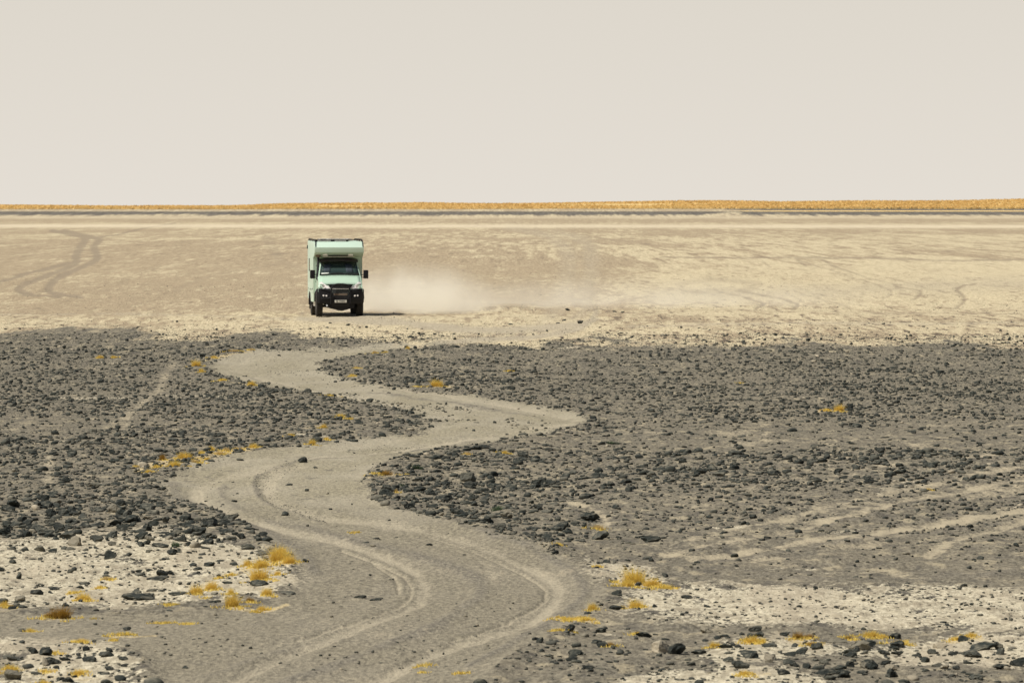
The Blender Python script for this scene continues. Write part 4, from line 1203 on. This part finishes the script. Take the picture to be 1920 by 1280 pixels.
# ------------------------------------------------------------------ the camper truck
def plain(name, col, rough=.5, metal=0.0, spec=.5, coat=0.0, dirt=0.0, dcol=(0.42, 0.36, 0.26), low=1.3):
    """paint, rubber or metal with road dust caught low down and in blotches"""
    m, t, bs = new_mat(name)
    b = NB(t)
    tc = b.node('ShaderNodeTexCoord').outputs['Object']
    n = b.noise(tc, 3.0, 5, .65)
    s = b.node('ShaderNodeSeparateXYZ'); b.link(tc, s.inputs[0])
    c = b.mix(b.step(n, .3, .7, 0, .10), (*col,)[:3], tuple(q * .7 for q in col))
    if dirt > 0:
        lowf = b.step(s.outputs['Z'], low, 0.3)
        f = b.math('MULTIPLY', b.math('ADD', b.math('MULTIPLY', lowf, .8), .2), b.step(n, .25, .75, .3, 1))
        c = b.mix(b.math('MULTIPLY', f, dirt, clamp=True), c, dcol)
        rr = b.math('MULTIPLY_ADD', f, dirt * .5, rough, clamp=True)
        b.link(rr, bs.inputs['Roughness'])
    else:
        bs.inputs['Roughness'].default_value = rough
    b.link(c, bs.inputs['Base Color'])
    bs.inputs['Metallic'].default_value = metal
    bs.inputs['Specular IOR Level'].default_value = spec
    bs.inputs['Coat Weight'].default_value = coat
    return m

def glass(name, col, alpha):
    m, t, bs = new_mat(name)
    b = NB(t)
    tr = b.node('ShaderNodeBsdfTransparent'); tr.inputs[0].default_value = (*col, 1)
    gl = b.node('ShaderNodeBsdfGlossy'); gl.inputs['Roughness'].default_value = .04
    df = b.node('ShaderNodeBsdfDiffuse'); df.inputs['Color'].default_value = (0.30, 0.27, 0.20, 1)
    fr = b.node('ShaderNodeFresnel'); fr.inputs[0].default_value = 1.5
    m1 = b.node('ShaderNodeMixShader'); m1.inputs[0].default_value = alpha
    b.link(tr.outputs[0], m1.inputs[1]); b.link(df.outputs[0], m1.inputs[2])
    m2 = b.node('ShaderNodeMixShader'); b.link(fr.outputs[0], m2.inputs[0])
    b.link(m1.outputs[0], m2.inputs[1]); b.link(gl.outputs[0], m2.inputs[2])
    b.link(m2.outputs[0], t.nodes['Material Output'].inputs[0])
    return m

MINT = plain('mint_paint', (0.40, 0.555, 0.44), .32, coat=.35, dirt=.45)
MINT_BOX = plain('mint_panel', (0.46, 0.60, 0.50), .42, dirt=.34, dcol=(0.66, 0.62, 0.48), low=3.4)
BLACK = plain('black_plastic', (0.008, 0.008, 0.010), .55, spec=.22, dirt=.04, dcol=(0.20, 0.17, 0.13))
VISOR = plain('smoked_visor', (0.028, 0.020, 0.022), .4)
RUBBER = plain('tyre_rubber', (0.014, 0.014, 0.015), .85, spec=.2, dirt=.16, dcol=(0.30, 0.26, 0.20), low=.9)
STEEL = plain('rim_steel', (0.30, 0.30, 0.29), .5, metal=.6, dirt=.4)
ALU = plain('brushed_aluminium', (0.72, 0.72, 0.70), .35, metal=.5)
LAMP = plain('lamp_glass', (0.78, 0.74, 0.72), .12, spec=.8, coat=.6)
WHITE = plain('white_plate', (0.62, 0.60, 0.53), .5, dirt=.15)
INK = plain('plate_ink', (0.03, 0.03, 0.03), .6)
DARK = plain('cab_trim', (0.03, 0.034, 0.034), .8)
SEAT = plain('seat_cloth', (0.07, 0.085, 0.10), .9)
BROWN = plain('dusty_brown', (0.12, 0.085, 0.06), .8, dirt=.3)
SOLAR = plain('solar_cells', (0.02, 0.025, 0.04), .15, coat=.6)
PAPER = plain('paper', (0.65, 0.68, 0.62), .8)
GLASS = glass('windscreen_glass', (0.40, 0.52, 0.47), .035)
GLASS_DARK = glass('tinted_glass', (0.10, 0.13, 0.12), .1)

class MB:
    """collects shapes, links them as one mesh object"""
    def __init__(self):
        self.bm = bmesh.new()
    def box(self, x0, x1, y0, y1, z0, z1, bev=0.0, taper=None):
        r = bmesh.ops.create_cube(self.bm, size=1)
        vs = r['verts']
        for v in vs:
            v.co = Vector(((x0 + x1) / 2 + v.co.x * (x1 - x0), (y0 + y1) / 2 + v.co.y * (y1 - y0), (z0 + z1) / 2 + v.co.z * (z1 - z0)))
        if taper:
            taper(vs)
        if bev:
            es = list({e for v in vs for e in v.link_edges})
            bmesh.ops.bevel(self.bm, geom=es, offset=bev, segments=2, affect='EDGES', profile=.7)
        return self
    def tube(self, pts, r, seg=10, closed=False):
        P = [Vector(p) for p in pts]
        rings = []
        up = Vector((0.13, 0.91, 0.37)).normalized()
        for i, p in enumerate(P):
            d = (P[min(i + 1, len(P) - 1)] - P[max(i - 1, 0)]).normalized()
            a = d.cross(up).normalized(); b = d.cross(a)
            rr = r[i] if isinstance(r, (list, tuple)) else r
            rings.append([self.bm.verts.new(p + (a * math.cos(2 * math.pi * k / seg) + b * math.sin(2 * math.pi * k / seg)) * rr) for k in range(seg)])
        for r0, r1 in zip(rings[:-1], rings[1:]):
            for k in range(seg):
                self.bm.faces.new((r0[k], r0[(k + 1) % seg], r1[(k + 1) % seg], r1[k]))
        self.bm.faces.new(rings[0][::-1]); self.bm.faces.new(rings[-1])
        return self
    def prism(self, prof, x0, x1, bev=0.0, axis='x'):
        """profile polygon [(y, z)] pushed from x0 to x1 (or [(x, z)] pushed along y)"""
        f = (lambda a, b, c: (c, a, b)) if axis == 'x' else (lambda a, b, c: (a, c, b))
        A = [self.bm.verts.new(f(p[0], p[1], x0)) for p in prof]
        B = [self.bm.verts.new(f(p[0], p[1], x1)) for p in prof]
        fs = [self.bm.faces.new(A), self.bm.faces.new(B[::-1])]
        n_ = len(prof)
        for i in range(n_):
            fs.append(self.bm.faces.new((A[i], B[i], B[(i + 1) % n_], A[(i + 1) % n_])))
        if bev:
            es = list({e for v in A + B for e in v.link_edges})
            bmesh.ops.bevel(self.bm, geom=es, offset=bev, segments=2, affect='EDGES', profile=.7)
        return self
    def loft(self, rings, cap=True):
        Rg = [[self.bm.verts.new(p) for p in r] for r in rings]
        for a, b in zip(Rg[:-1], Rg[1:]):
            m_ = len(a)
            for k in range(m_):
                self.bm.faces.new((a[k], a[(k + 1) % m_], b[(k + 1) % m_], b[k]))
        if cap:
            self.bm.faces.new(Rg[0][::-1]); self.bm.faces.new(Rg[-1])
        return self
    def face(self, pts):
        self.bm.faces.new([self.bm.verts.new(p) for p in pts])
        return self
    def lathe(self, prof, c, seg=32, axis='x'):
        """profile [(offset along the axle, radius)] turned round the axle through c"""
        rings = []
        for (o, r) in prof:
            rings.append([self.bm.verts.new((c[0] + o, c[1] + r * math.cos(2 * math.pi * k / seg), c[2] + r * math.sin(2 * math.pi * k / seg))) for k in range(seg)])
        for a, b in zip(rings[:-1], rings[1:]):
            for k in range(seg):
                self.bm.faces.new((a[k], a[(k + 1) % seg], b[(k + 1) % seg], b[k]))
        return self
    def build(self, name, mat, parent, smooth=False):
        bmesh.ops.recalc_face_normals(self.bm, faces=self.bm.faces[:])
        me = bpy.data.meshes.new(name)
        self.bm.to_mesh(me); self.bm.free()
        me.materials.append(mat)
        if smooth:
            me.polygons.foreach_set('use_smooth', np.ones(len(me.polygons), bool))
            me.update()
            try:
                me.set_sharp_from_angle(angle=R(35))
            except Exception:
                pass
        o = bpy.data.objects.new(name, me); COL.objects.link(o)
        o.parent = parent
        return o

def build_truck():
    D0 = 249.2
    tx, ty = -7.57, D0
    root = bpy.data.objects.new('camper_truck', None); COL.objects.link(root)
    root.empty_display_size = .5
    root.location = (tx, ty, TRUCK_Z)
    root.rotation_euler = (0, 0, R(5.45))
    tag(root, 'mint green overcab camper truck with black bull bar driving across the dusty pan', 'camper truck')
    B = 1.075
    # --- living box with the nose over the cab
    prof = [(0.95, 0.98), (0.95, 2.60), (0.55, 2.63), (-0.10, 2.79), (-0.13, 3.02), (0.22, 3.27), (5.12, 3.29), (5.15, 3.2), (5.15, 0.98)]
    box = MB().prism(prof, -B, B, .02).build('camper_box', MINT_BOX, root, True)
    # lower skirts, cut away round the rear wheels
    for s in (-1, 1):
        sk = MB()
        a, b_ = sorted((s * B, s * (B - .05)))
        sk.prism([(1.0, .975), (1.0, .62), (2.75, .62), (3.05, .975)], a, b_, .006)
        sk.prism([(4.15, .975), (4.4, .70), (5.1, .74), (5.1, .975)], a, b_, .006)
        sk.build('side_skirt', MINT_BOX, root)
        ar = MB()
        pts = [(s * (B - .01), 3.6 + .56 * math.cos(t), .46 + .56 * math.sin(t)) for t in [math.pi * k / 12 for k in range(13)]]
        ar.tube(pts, .035, 6).build('wheel_arch', BLACK, root, True)
        fl = MB().box(min(s * .80, s * 1.06), max(s * .80, s * 1.06), 4.22, 4.26, .26, .72, .008).build('mud_flap', BLACK, root)
    # window slots, door and handle on the flank that shows
    w = MB().box(-B - .006, -B + .01, 3.6, 4.25, 1.95, 2.5, .004).build('side_window', BLACK, root)
    MB().box(-B - .011, -B - .003, 3.68, 4.17, 2.02, 2.43, .003).build('pane', GLASS_DARK, w)
    d = MB().box(-B - .008, -B + .01, 2.05, 2.7, .80, 2.55, .006).build('entry_door', MINT_BOX, root)
    MB().box(-B - .03, -B - .006, 2.12, 2.2, 1.62, 1.74, .006).build('handle', BLACK, d)
    w = MB().box(B - .01, B + .006, 1.8, 2.7, 1.95, 2.5, .004).build('side_window', BLACK, root)
    MB().box(B + .003, B + .011, 1.88, 2.62, 2.02, 2.43, .003).build('pane', GLASS_DARK, w)
    MB().box(-B - .035, -B + .01, 5.0, 5.13, 2.93, 3.08, .006).build('marker_light', BLACK, root)
    hg = MB()
    for yy, zz in ((1.3, 1.16), (2.0, 1.13), (2.9, 1.12), (3.2, 1.13), (4.6, 1.15)):
        hg.box(-B - .014, -B + .004, yy, yy + .07, zz, zz + .06, .003)
    hg.build('locker_latches', BLACK, root)
    lk = MB().box(-B - .006, -B + .01, 2.92, 4.9, 1.16, 1.42, .005).build('locker_flap', MINT_BOX, root)
    # roof: side rails with turned-down front ends, front bar, hatch, solar panels
    for s in (-1, 1):
        e = s * (B - .05)
        MB().tube([(e * 1.01, -.12, 3.05), (e * 1.01, .02, 3.17), (e * 1.0, .20, 3.325), (e, .5, 3.36), (e, 5.05, 3.37)], .022, 8).build('roof_rail', BLACK, root, True)
        for yy in (.6, 2.0, 3.5, 4.9):
            MB().box(e - .03, e + .03, yy, yy + .08, 3.27, 3.36, .004).build('rail_foot', BLACK, root)
    fb = MB().box(-1.02, .42, .24, .30, 3.268, 3.294, .004).box(-1.02, .98, .24, .29, 3.332, 3.364, .004)
    for a_, b_ in ((-1.02, -.92), (-.36, -.18), (.32, .42)):
        fb.box(a_, b_, .245, .285, 3.280, 3.345, .003)
    fb.build('front_roof_bar', BLACK, root)
    MB().box(-.90, -.37, .32, .42, 3.295, 3.33, .006).box(-.17, .31, .32, .42, 3.295, 3.33, .006).build('air_vents', PAPER, root)
    h = MB().box(-.45, .45, .9, 1.7, 3.28, 3.37, .02).build('roof_hatch', WHITE, root)
    MB().box(-.38, .38, .97, 1.63, 3.365, 3.385, .01).build('hatch_pane', GLASS_DARK, h)
    for yy in (2.0, 3.35):
        MB().box(-.7, .7, yy, yy + 1.2, 3.345, 3.375, .005).build('solar_panel', SOLAR, root)
    rl = MB()
    for k in range(4):
        rl.box(.60 + k * .09, .64 + k * .09, .24, .30, 3.33 - .012 * k, 3.37 - .012 * k, .003)
    rl.build('rail_clamps', BLACK, root)
    # --- cab
    st = [(-.84, 1.12, .97), (-.82, 1.30, .955), (-.72, 1.42, .945), (-.50, 1.58, .94), (-.18, 1.77, .925), (.38, 2.36, .82), (.52, 2.48, .78), (.72, 2.56, .76), (1.0, 2.58, .76)]
    rings = []
    for (y, z, hw) in st:
        zb = min(z - .02, 1.72); hb = .955
        front = y < -.3
        low = 1.06 if front else .72
        xa, xb = (.84, .90) if front else (.96, .985)
        mid = hw + (hb - hw) * .55 if z > 1.8 else hw
        zm = (z + zb) / 2
        yb = y
        rings.append([(-xa, yb, low), (xa, yb, low), (xb, yb, min(1.2, z - .06)), (hb if z > 1.75 else hw + .012, yb, zb), (mid, yb, zm), (hw, yb, z - .012), (hw - .05, yb, z + .012),
                      (0, yb, z + .035), (-hw + .05, yb, z + .012), (-hw, yb, z - .012), (-mid, yb, zm), (-hb if z > 1.75 else -hw - .012, yb, zb), (-xb, yb, min(1.2, z - .06))])
    cab = MB().loft(rings).build('cab_body', MINT, root, True)
    # windscreen set a little proud of its black surround
    def ws(u, v, off):
        y = -.175 + .545 * v; z = 1.785 + .572 * v
        hw = (.885 + (.775 - .885) * v)
        nn = Vector((0, -.572, .545)).normalized() * off
        return (u * hw, y + nn.y + .0, z + nn.z + .03 * (1 - u * u))
    def sheet(u0, u1, v0, v1, off, name, mat, par, nu=12):
        mb = MB()
        g = [[mb.bm.verts.new(ws(u0 + (u1 - u0) * i / nu, v, off)) for i in range(nu + 1)] for v in (v0, v1)]
        for i in range(nu):
            mb.bm.faces.new((g[0][i], g[0][i + 1], g[1][i + 1], g[1][i]))
        o = mb.build(name, mat, par, True)
        sol = o.modifiers.new('thick', 'SOLIDIFY'); sol.thickness = .008
        return o
    wf = sheet(-.99, .99, -.0, .99, .014, 'windscreen_surround', BLACK, root)
    wsn = sheet(-.945, .95, .05, .96, .022, 'windscreen', GLASS_DK, root)
    # what shows dimly behind the glass
    sheet(-.90, -.52, .08, .16, .030, 'dashboard_paper', PAPER, wsn, 4)
    for u0, u1, v0, v1 in ((-.80, -.45, .20, .80), (.35, .72, .20, .82)):
        sheet(u0, u1, v0, v1, .026, 'seat', SEAT_BACK, wsn, 4)
    for u0 in (-.42, .35):
        w = MB().tube([ws(u0, .045, .05), ws(u0 + .28, .115, .05), ws(u0 + .60, .10, .05)], .012, 6).build('wiper', BLACK, root)
    # side windows and doors
    for s in (-1, 1):
        dm = MB()
        xs = s * .968
        dm.prism([(.02, .80), (.02, 1.70), (.42, 2.20), (.90, 2.24), (.92, .80)], min(xs, s * .94), max(xs, s * .94) + 0, .004)
        for v in dm.bm.verts:
            if v.co.z > 1.75: v.co.x -= s * (v.co.z - 1.7) * .22
        door = dm.build('cab_door', MINT, root)
        g = MB().prism([(.10, 1.74), (.46, 2.17), (.86, 2.19), (.88, 1.74)], min(s * .966, s * .976), max(s * .966, s * .976))
        for v in g.bm.verts: v.co.x -= s * ((v.co.z - 1.7) * .22 - .004)
        g.build('side_window', GLASS_DK, door)
        MB().box(min(s * .965, s * .99), max(s * .965, s * .99), .72, .86, 1.50, 1.54, .005).build('handle', BLACK, door)
    # sun visor over the screen
    vp = []
    for i in range(13):
        u = -1 + 2 * i / 12
        x = u * .84; dy = .10 * u * u; dz = -.05 * u ** 4
        vp.append([(x, .10 + dy, 2.425 + dz), (x, .13 + dy, 2.46 + dz), (x, .42 + dy * .5, 2.565 + dz), (x, .43 + dy * .5, 2.545 + dz), (x, .15 + dy, 2.405 + dz)])
    MB().loft(vp).build('sun_visor', VISOR, root, True)
    # roof light bar and the two work lights under the nose
    MB().box(-.71, .69, .30, .34, 2.592, 2.622, .006).build('light_bar', WHITE, root)
    for s, xc in ((-1, -.60), (1, .52)):
        wl = MB().box(xc - .105, xc + .105, .20, .30, 2.652, 2.775, .012).build('work_light', ALU, root)
        MB().box(xc - .085, xc + .085, .193, .205, 2.672, 2.755, .004).build('lens', LAMP, wl)
    MB().box(-.45, .40, .34, .40, 2.60, 2.66, .004).build('roof_bracket', BLACK, root)
    # bonnet panel lines and grille
    hb = MB()
    def hood(u, v, off=.012):
        y0, z0, h0 = -.80, 1.375, .93; y1, z1, h1 = -.19, 1.765, .90
        return (u * (h0 + (h1 - h0) * v), y0 + (y1 - y0) * v - off * .6, z0 + (z1 - z0) * v + off + .035 * (1 - u * u))
    N = 14
    prev = None
    for j, v in enumerate((0.02, .25, .5, .75, .98)):
        row = [hb.bm.verts.new(hood(-.96 + 1.92 * i / N, v, .012 + .02 * math.sin(v * 3.1))) for i in range(N + 1)]
        if prev:
            for i in range(N):
                hb.bm.faces.new((prev[i], prev[i + 1], row[i + 1], row[i]))
        prev = row
    hd = hb.build('bonnet', MINT, root, True)
    sol = hd.modifiers.new('thick', 'SOLIDIFY'); sol.thickness = .014; sol.offset = -1
    g = MB().prism([(-.56, 1.40), (-.36, 1.425), (0, 1.43), (.36, 1.425), (.56, 1.40), (.40, 1.235), (-.40, 1.235)], -.885, -.83, .01, axis='y').build('grille', BLACK, root)
    for zz in (1.285, 1.335, 1.385):
        MB().box(-.40, .40, -.893, -.883, zz, zz + .012, .002).build('grille_bar', DARK, g)
    MB().box(-.37, .37, -.905, -.87, 1.205, 1.238, .006).build('chrome_strip', ALU, root)
    for s in (-1, 1):
        hl = MB().prism([(s * .90, 1.50), (s * .93, 1.36), (s * .90, 1.235), (s * .60, 1.225), (s * .42, 1.235), (s * .50, 1.33), (s * .62, 1.36), (s * .80, 1.52)], -.875, -.80, .012, axis='y')
        for v in hl.bm.verts:
            v.co.y += (v.co.z - 1.22) * .30 + max(0, abs(v.co.x) - .6) * .25
        hl = hl.build('headlight', LAMP, root, True)
        MB().lathe([(0, .001), (0, .055), (.02, .065)], (0, 0, 0), 16).build('reflector', ALU, hl)
        rf = hl.children[0] if hl.children else None
        if rf:
            rf.rotation_euler = (0, 0, R(-90)); rf.location = (s * .74, -.872, 1.325)
        MB().box(min(s * .83, s * .89), max(s * .83, s * .89), -.858, -.84, 1.27, 1.32, .006).build('indicator', BROWN, hl)
    # --- steel bumper with flared corners, bull bar and lamps
    bp = []
    for u, yf, z0, z1 in ((-1.05, -.56, .74, 1.12), (-1.03, -.76, .62, 1.21), (-.92, -.88, .57, 1.245), (-.60, -.93, .565, 1.20), (-.42, -.95, .57, 1.16), (-.36, -.95, .45, .90),
                          (.36, -.95, .45, .90), (.42, -.95, .57, 1.16), (.60, -.93, .565, 1.20), (.92, -.88, .57, 1.245), (1.03, -.76, .62, 1.21), (1.05, -.56, .74, 1.12)):
        bk = max(yf + .16, -.62) if abs(u) < 1 else yf + .28
        bp.append([(u, yf + .03, z0), (u, yf, z0 + .04), (u, yf - .015, (z0 + z1) / 2), (u, yf, z1 - .04), (u, yf + .04, z1), (u, bk, z1), (u, bk, z0)])
    bmp = MB().loft(bp).build('bumper', BLACK, root, True)
    for s in (-1, 1):    # flared wing ahead of and above the wheel
        pts = [(s * 1.0, -.45 + .0, .78)] + [(s * 1.02, .0 + .56 * math.cos(t), .47 + .60 * math.sin(t)) for t in [math.pi - .55 - k * .25 for k in range(10)]]
        MB().tube(pts, .05, 8).build('wing_flare', BLACK, root, True)
    MB().box(-.36, .36, -.90, -.86, .88, 1.20, .004).build('radiator_mesh', DARK, root)
    MB().box(-.30, .30, -.915, -.895, .93, 1.02, .004).build('winch_plate', BROWN, root)
    hoop = [(-.43, -.99, .56), (-.42, -1.01, .90), (-.40, -1.01, 1.20), (-.36, -.99, 1.33), (-.26, -.97, 1.405), (-.12, -.965, 1.43), (.12, -.965, 1.43), (.26, -.97, 1.405), (.36, -.99, 1.33), (.40, -1.01, 1.20), (.42, -1.01, .90), (.43, -.99, .56)]
    bb = MB().tube(hoop, .030, 10)
    for s in (-1, 1):
        bb.tube([(s * .41, -1.0, 1.16), (s * .62, -.98, 1.215), (s * .84, -.90, 1.20), (s * .95, -.80, 1.10), (s * .97, -.78, .92), (s * .86, -.89, .80), (s * .62, -.97, .80), (s * .42, -1.0, .84)], .022, 8)
    bb.tube([(-.42, -1.01, .88), (.42, -1.01, .88)], .022, 8)
    bb.build('bull_bar', BLACK, root, True)
    for s in (-1, 1):
        for xc in (.62, .745):
            f = MB().lathe([(0, .052), (.03, .055), (.03, .001)], (0, 0, 0), 18).build('fog_light', BLACK, root)
            f.rotation_euler = (0, 0, R(-90)); f.location = (s * xc, -.935 + (xc - .6) * .22, .92 + (.01 if xc > .7 else 0))
            MB().lathe([(.031, .001), (.034, .036), (.030, .040)], (0, 0, 0), 18).build('lens', LAMP, f)
    # number plate
    pl = MB().box(-.26, .26, -1.0, -.985, .62, .735, .004).build('number_plate', WHITE, root)
    cu = bpy.data.curves.new('plate_text', 'FONT')
    cu.body = 'SE 74443'; cu.size = .125; cu.align_x = 'CENTER'; cu.align_y = 'CENTER'; cu.extrude = .001; cu.offset = .002
    tmp = bpy.data.objects.new('plate_text', cu); COL.objects.link(tmp)
    bpy.context.view_layer.update()
    me = bpy.data.meshes.new_from_object(tmp.evaluated_get(bpy.context.evaluated_depsgraph_get()))
    bpy.data.objects.remove(tmp)
    me.materials.clear(); me.materials.append(INK)
    o = bpy.data.objects.new('plate_characters', me); COL.objects.link(o); o.parent = pl
    o.rotation_euler = (R(90), 0, 0); o.location = (0, -1.0025, .678); o.scale = (.88, .95, 1)
    # underbody
    un = MB()
    un.prism([(-.62, .57), (-.60, .40), (-.35, .36), (-.18, .30), (-.08, .285), (.0, .255), (.12, .255), (.2, .30), (.40, .34), (.60, .38), (.62, .57)], -.80, -.30, .02, axis='y')
    un.build('skid_plate', BLACK, root)
    MB().tube([(-.80, 0, .45), (-.2, 0, .45), (.0, 0, .43), (.2, 0, .45), (.80, 0, .45)], [.05, .06, .15, .06, .05], 12).build('front_axle', BLACK, root, True)
    MB().tube([(-.80, 3.6, .45), (-.2, 3.6, .45), (.0, 3.6, .43), (.2, 3.6, .45), (.80, 3.6, .45)], [.05, .06, .17, .06, .05], 12).build('rear_axle', BLACK, root, True)
    fr = MB()
    for s in (-1, 1):
        fr.box(s * .42 - .05, s * .42 + .05, -.55, 5.0, .62, .82)
    for yy in (.9, 2.0, 2.9, 4.5):
        fr.box(-.42, .42, yy, yy + .1, .64, .80)
    fr.box(-1.0, 1.0, .98, 5.1, .90, .975)
    fr.build('chassis_frame', BLACK, root)
    MB().box(-.98, -.58, 1.35, 2.7, .42, .86, .05).build('fuel_tank', ALU, root, True)
    MB().box(.58, .98, 1.35, 2.4, .42, .86, .04).build('water_tank', BLACK, root, True)
    MB().tube([(-.62, -.96, .52), (-.61, -1.0, .47), (-.585, -1.0, .46), (-.57, -.96, .52)], .014, 8).build('tow_shackle', ALU, root, True)
    # wheels
    def wheel(xc, yc, s):
        e = bpy.data.objects.new('wheel', None); COL.objects.link(e); e.parent = root
        e.location = (xc, yc, .455)
        e.empty_display_size = .2
        prof = [(-.10, .24), (-.135, .27), (-.148, .34), (-.142, .40), (-.12, .44), (-.09, .455), (.09, .455), (.12, .44), (.142, .40), (.148, .34), (.135, .27), (.10, .24), (-.10, .24)]
        ty_ = MB().lathe(prof, (0, 0, 0), 48)
        for k in range(40):       # tread blocks
            a = 2 * math.pi * k / 40
            for o_ in (-.085, .0, .085):
                q = a + (.04 if o_ == 0 else 0)
                r = bmesh.ops.create_cube(ty_.bm, size=1)
                for v in r['verts']:
                    c = Vector((v.co.x * .072, v.co.y * .05, v.co.z * .022))
                    c.z += .458
                    v.co = Vector((c.x + o_, c.y * math.cos(q) - c.z * math.sin(q), c.y * math.sin(q) + c.z * math.cos(q)))
        ty_.build('tyre', RUBBER, e, False)
        MB().lathe([(s * .12, .24), (s * .10, .21), (s * .03, .19), (s * .03, .09), (s * .09, .08), (s * .10, .001)], (0, 0, 0), 24).build('rim', STEEL, e, True)
    for yc in (0, 3.6):
        for s in (-1, 1):
            wheel(s * .887, yc, s)
    # mirrors
    for s in (-1, 1):
        x0, x1 = sorted((s * 1.06, s * 1.28))
        mh = MB().box(x0, x1, -.06, .06, 1.655, 2.03, .035).build('mirror', BLACK, root, True)
        MB().tube([(s * .93, .06, 1.80), (s * 1.08, .02, 1.84)], .017, 8).tube([(s * .94, .06, 1.72), (s * 1.08, .02, 1.70)], .017, 8).build('mirror_arm', BLACK, mh, True)
        MB().box(x0 + .02, x1 - .02, .058, .064, 1.68, 2.0, .001).build('mirror_glass', ALU, mh)
    # snorkel on the left of the picture
    sn = MB().tube([(-.95, -.22, 1.58), (-.985, -.16, 1.64), (-.975, -.04, 1.78), (-.945, .08, 1.90), (-.925, .22, 2.10), (-.90, .36, 2.35), (-.885, .42, 2.52), (-.885, .42, 2.60)], [.03, .045, .05, .052, .052, .05, .05, .05], 10).build('snorkel', BLACK, root, True)
    MB().tube([(-.885, .42, 2.59), (-.885, .42, 2.62), (-.90, .40, 2.68), (-.90, .40, 2.75), (-.90, .40, 2.77)], [.06, .11, .135, .12, .05], 14).build('snorkel_head', BROWN, sn, True)
    MB().tube([(-.86, -.10, 2.28), (-1.0, -.08, 2.24), (-1.02, -.07, 2.20)], .012, 6).build('antenna_mount', BLACK, root)
    return root
# seats and roof lining seen through the screen are dark shapes of their own
GLASS_DK, _t, _b = new_mat('screen_glass')
_b.inputs['Base Color'].default_value = (0.030, 0.050, 0.045, 1)
_b.inputs['Roughness'].default_value = .06
_b.inputs['Specular IOR Level'].default_value = .45
SEAT_BACK, _t, _b = new_mat('seat_back')
_b.inputs['Base Color'].default_value = (0.052, 0.066, 0.080, 1)
_b.inputs['Roughness'].default_value = .7
_b.inputs['Specular IOR Level'].default_value = .1
TRUCK_Z = float(np.median(ground_z([-8.6, -6.8, -8.3, -6.5], [249.2, 249.2, 252.8, 252.8])))
build_truck()
# ------------------------------------------------------------------ dust thrown up behind the truck, hanging over its trail
def dust(name, label, c, rad, dens, col, seed, nscale):
    bm = bmesh.new()
    bmesh.ops.create_icosphere(bm, subdivisions=3, radius=1)
    for v in bm.verts:
        v.co.z = max(v.co.z, -.02)
        v.co = Vector((v.co.x * rad[0], v.co.y * rad[1], v.co.z * rad[2]))
    me = bpy.data.meshes.new(name); bm.to_mesh(me); bm.free()
    m = bpy.data.materials.new(name); m.use_nodes = True
    t = m.node_tree; t.nodes.clear(); b = NB(t)
    out = b.node('ShaderNodeOutputMaterial')
    pv = b.node('ShaderNodeVolumePrincipled')
    pv.inputs['Color'].default_value = (*col, 1)
    pv.inputs['Anisotropy'].default_value = .0
    ob = b.node('ShaderNodeTexCoord').outputs['Object']
    q = b.mapping(ob, (1 / rad[0], 1 / rad[1], 1 / rad[2]))
    ln = b.node('ShaderNodeVectorMath', operation='LENGTH'); b.link(q, ln.inputs[0])
    fall = b.step(ln.outputs['Value'], 1.0, .12)
    nz_ = b.noise(b.mapping(ob, (1, .6, 1.2), (seed, 0, 0)), nscale, 4, .6)
    d = b.math('MULTIPLY', b.math('MULTIPLY', fall, b.step(nz_, .30, .68, .25, 1.4)), dens)
    b.link(d, pv.inputs['Density'])
    b.link(pv.outputs[0], out.inputs['Volume'])
    me.materials.append(m)
    o = bpy.data.objects.new(name, me); COL.objects.link(o)
    o.location = c
    tag(o, label, 'dust', kind='stuff')
DCOL = (1.0, 0.97, 0.87)
dust('dust_cloud', 'pale dust cloud billowing out low behind the camper truck', (-4.6, 260, .0), (4.8, 8.0, 2.6), .36, DCOL, 3.1, .7)
dust('dust_trail', 'thin dust drifting over the pan right of the camper truck', (5.0, 274, .0), (15.0, 15.0, 1.7), .05, DCOL, 8.7, .5)
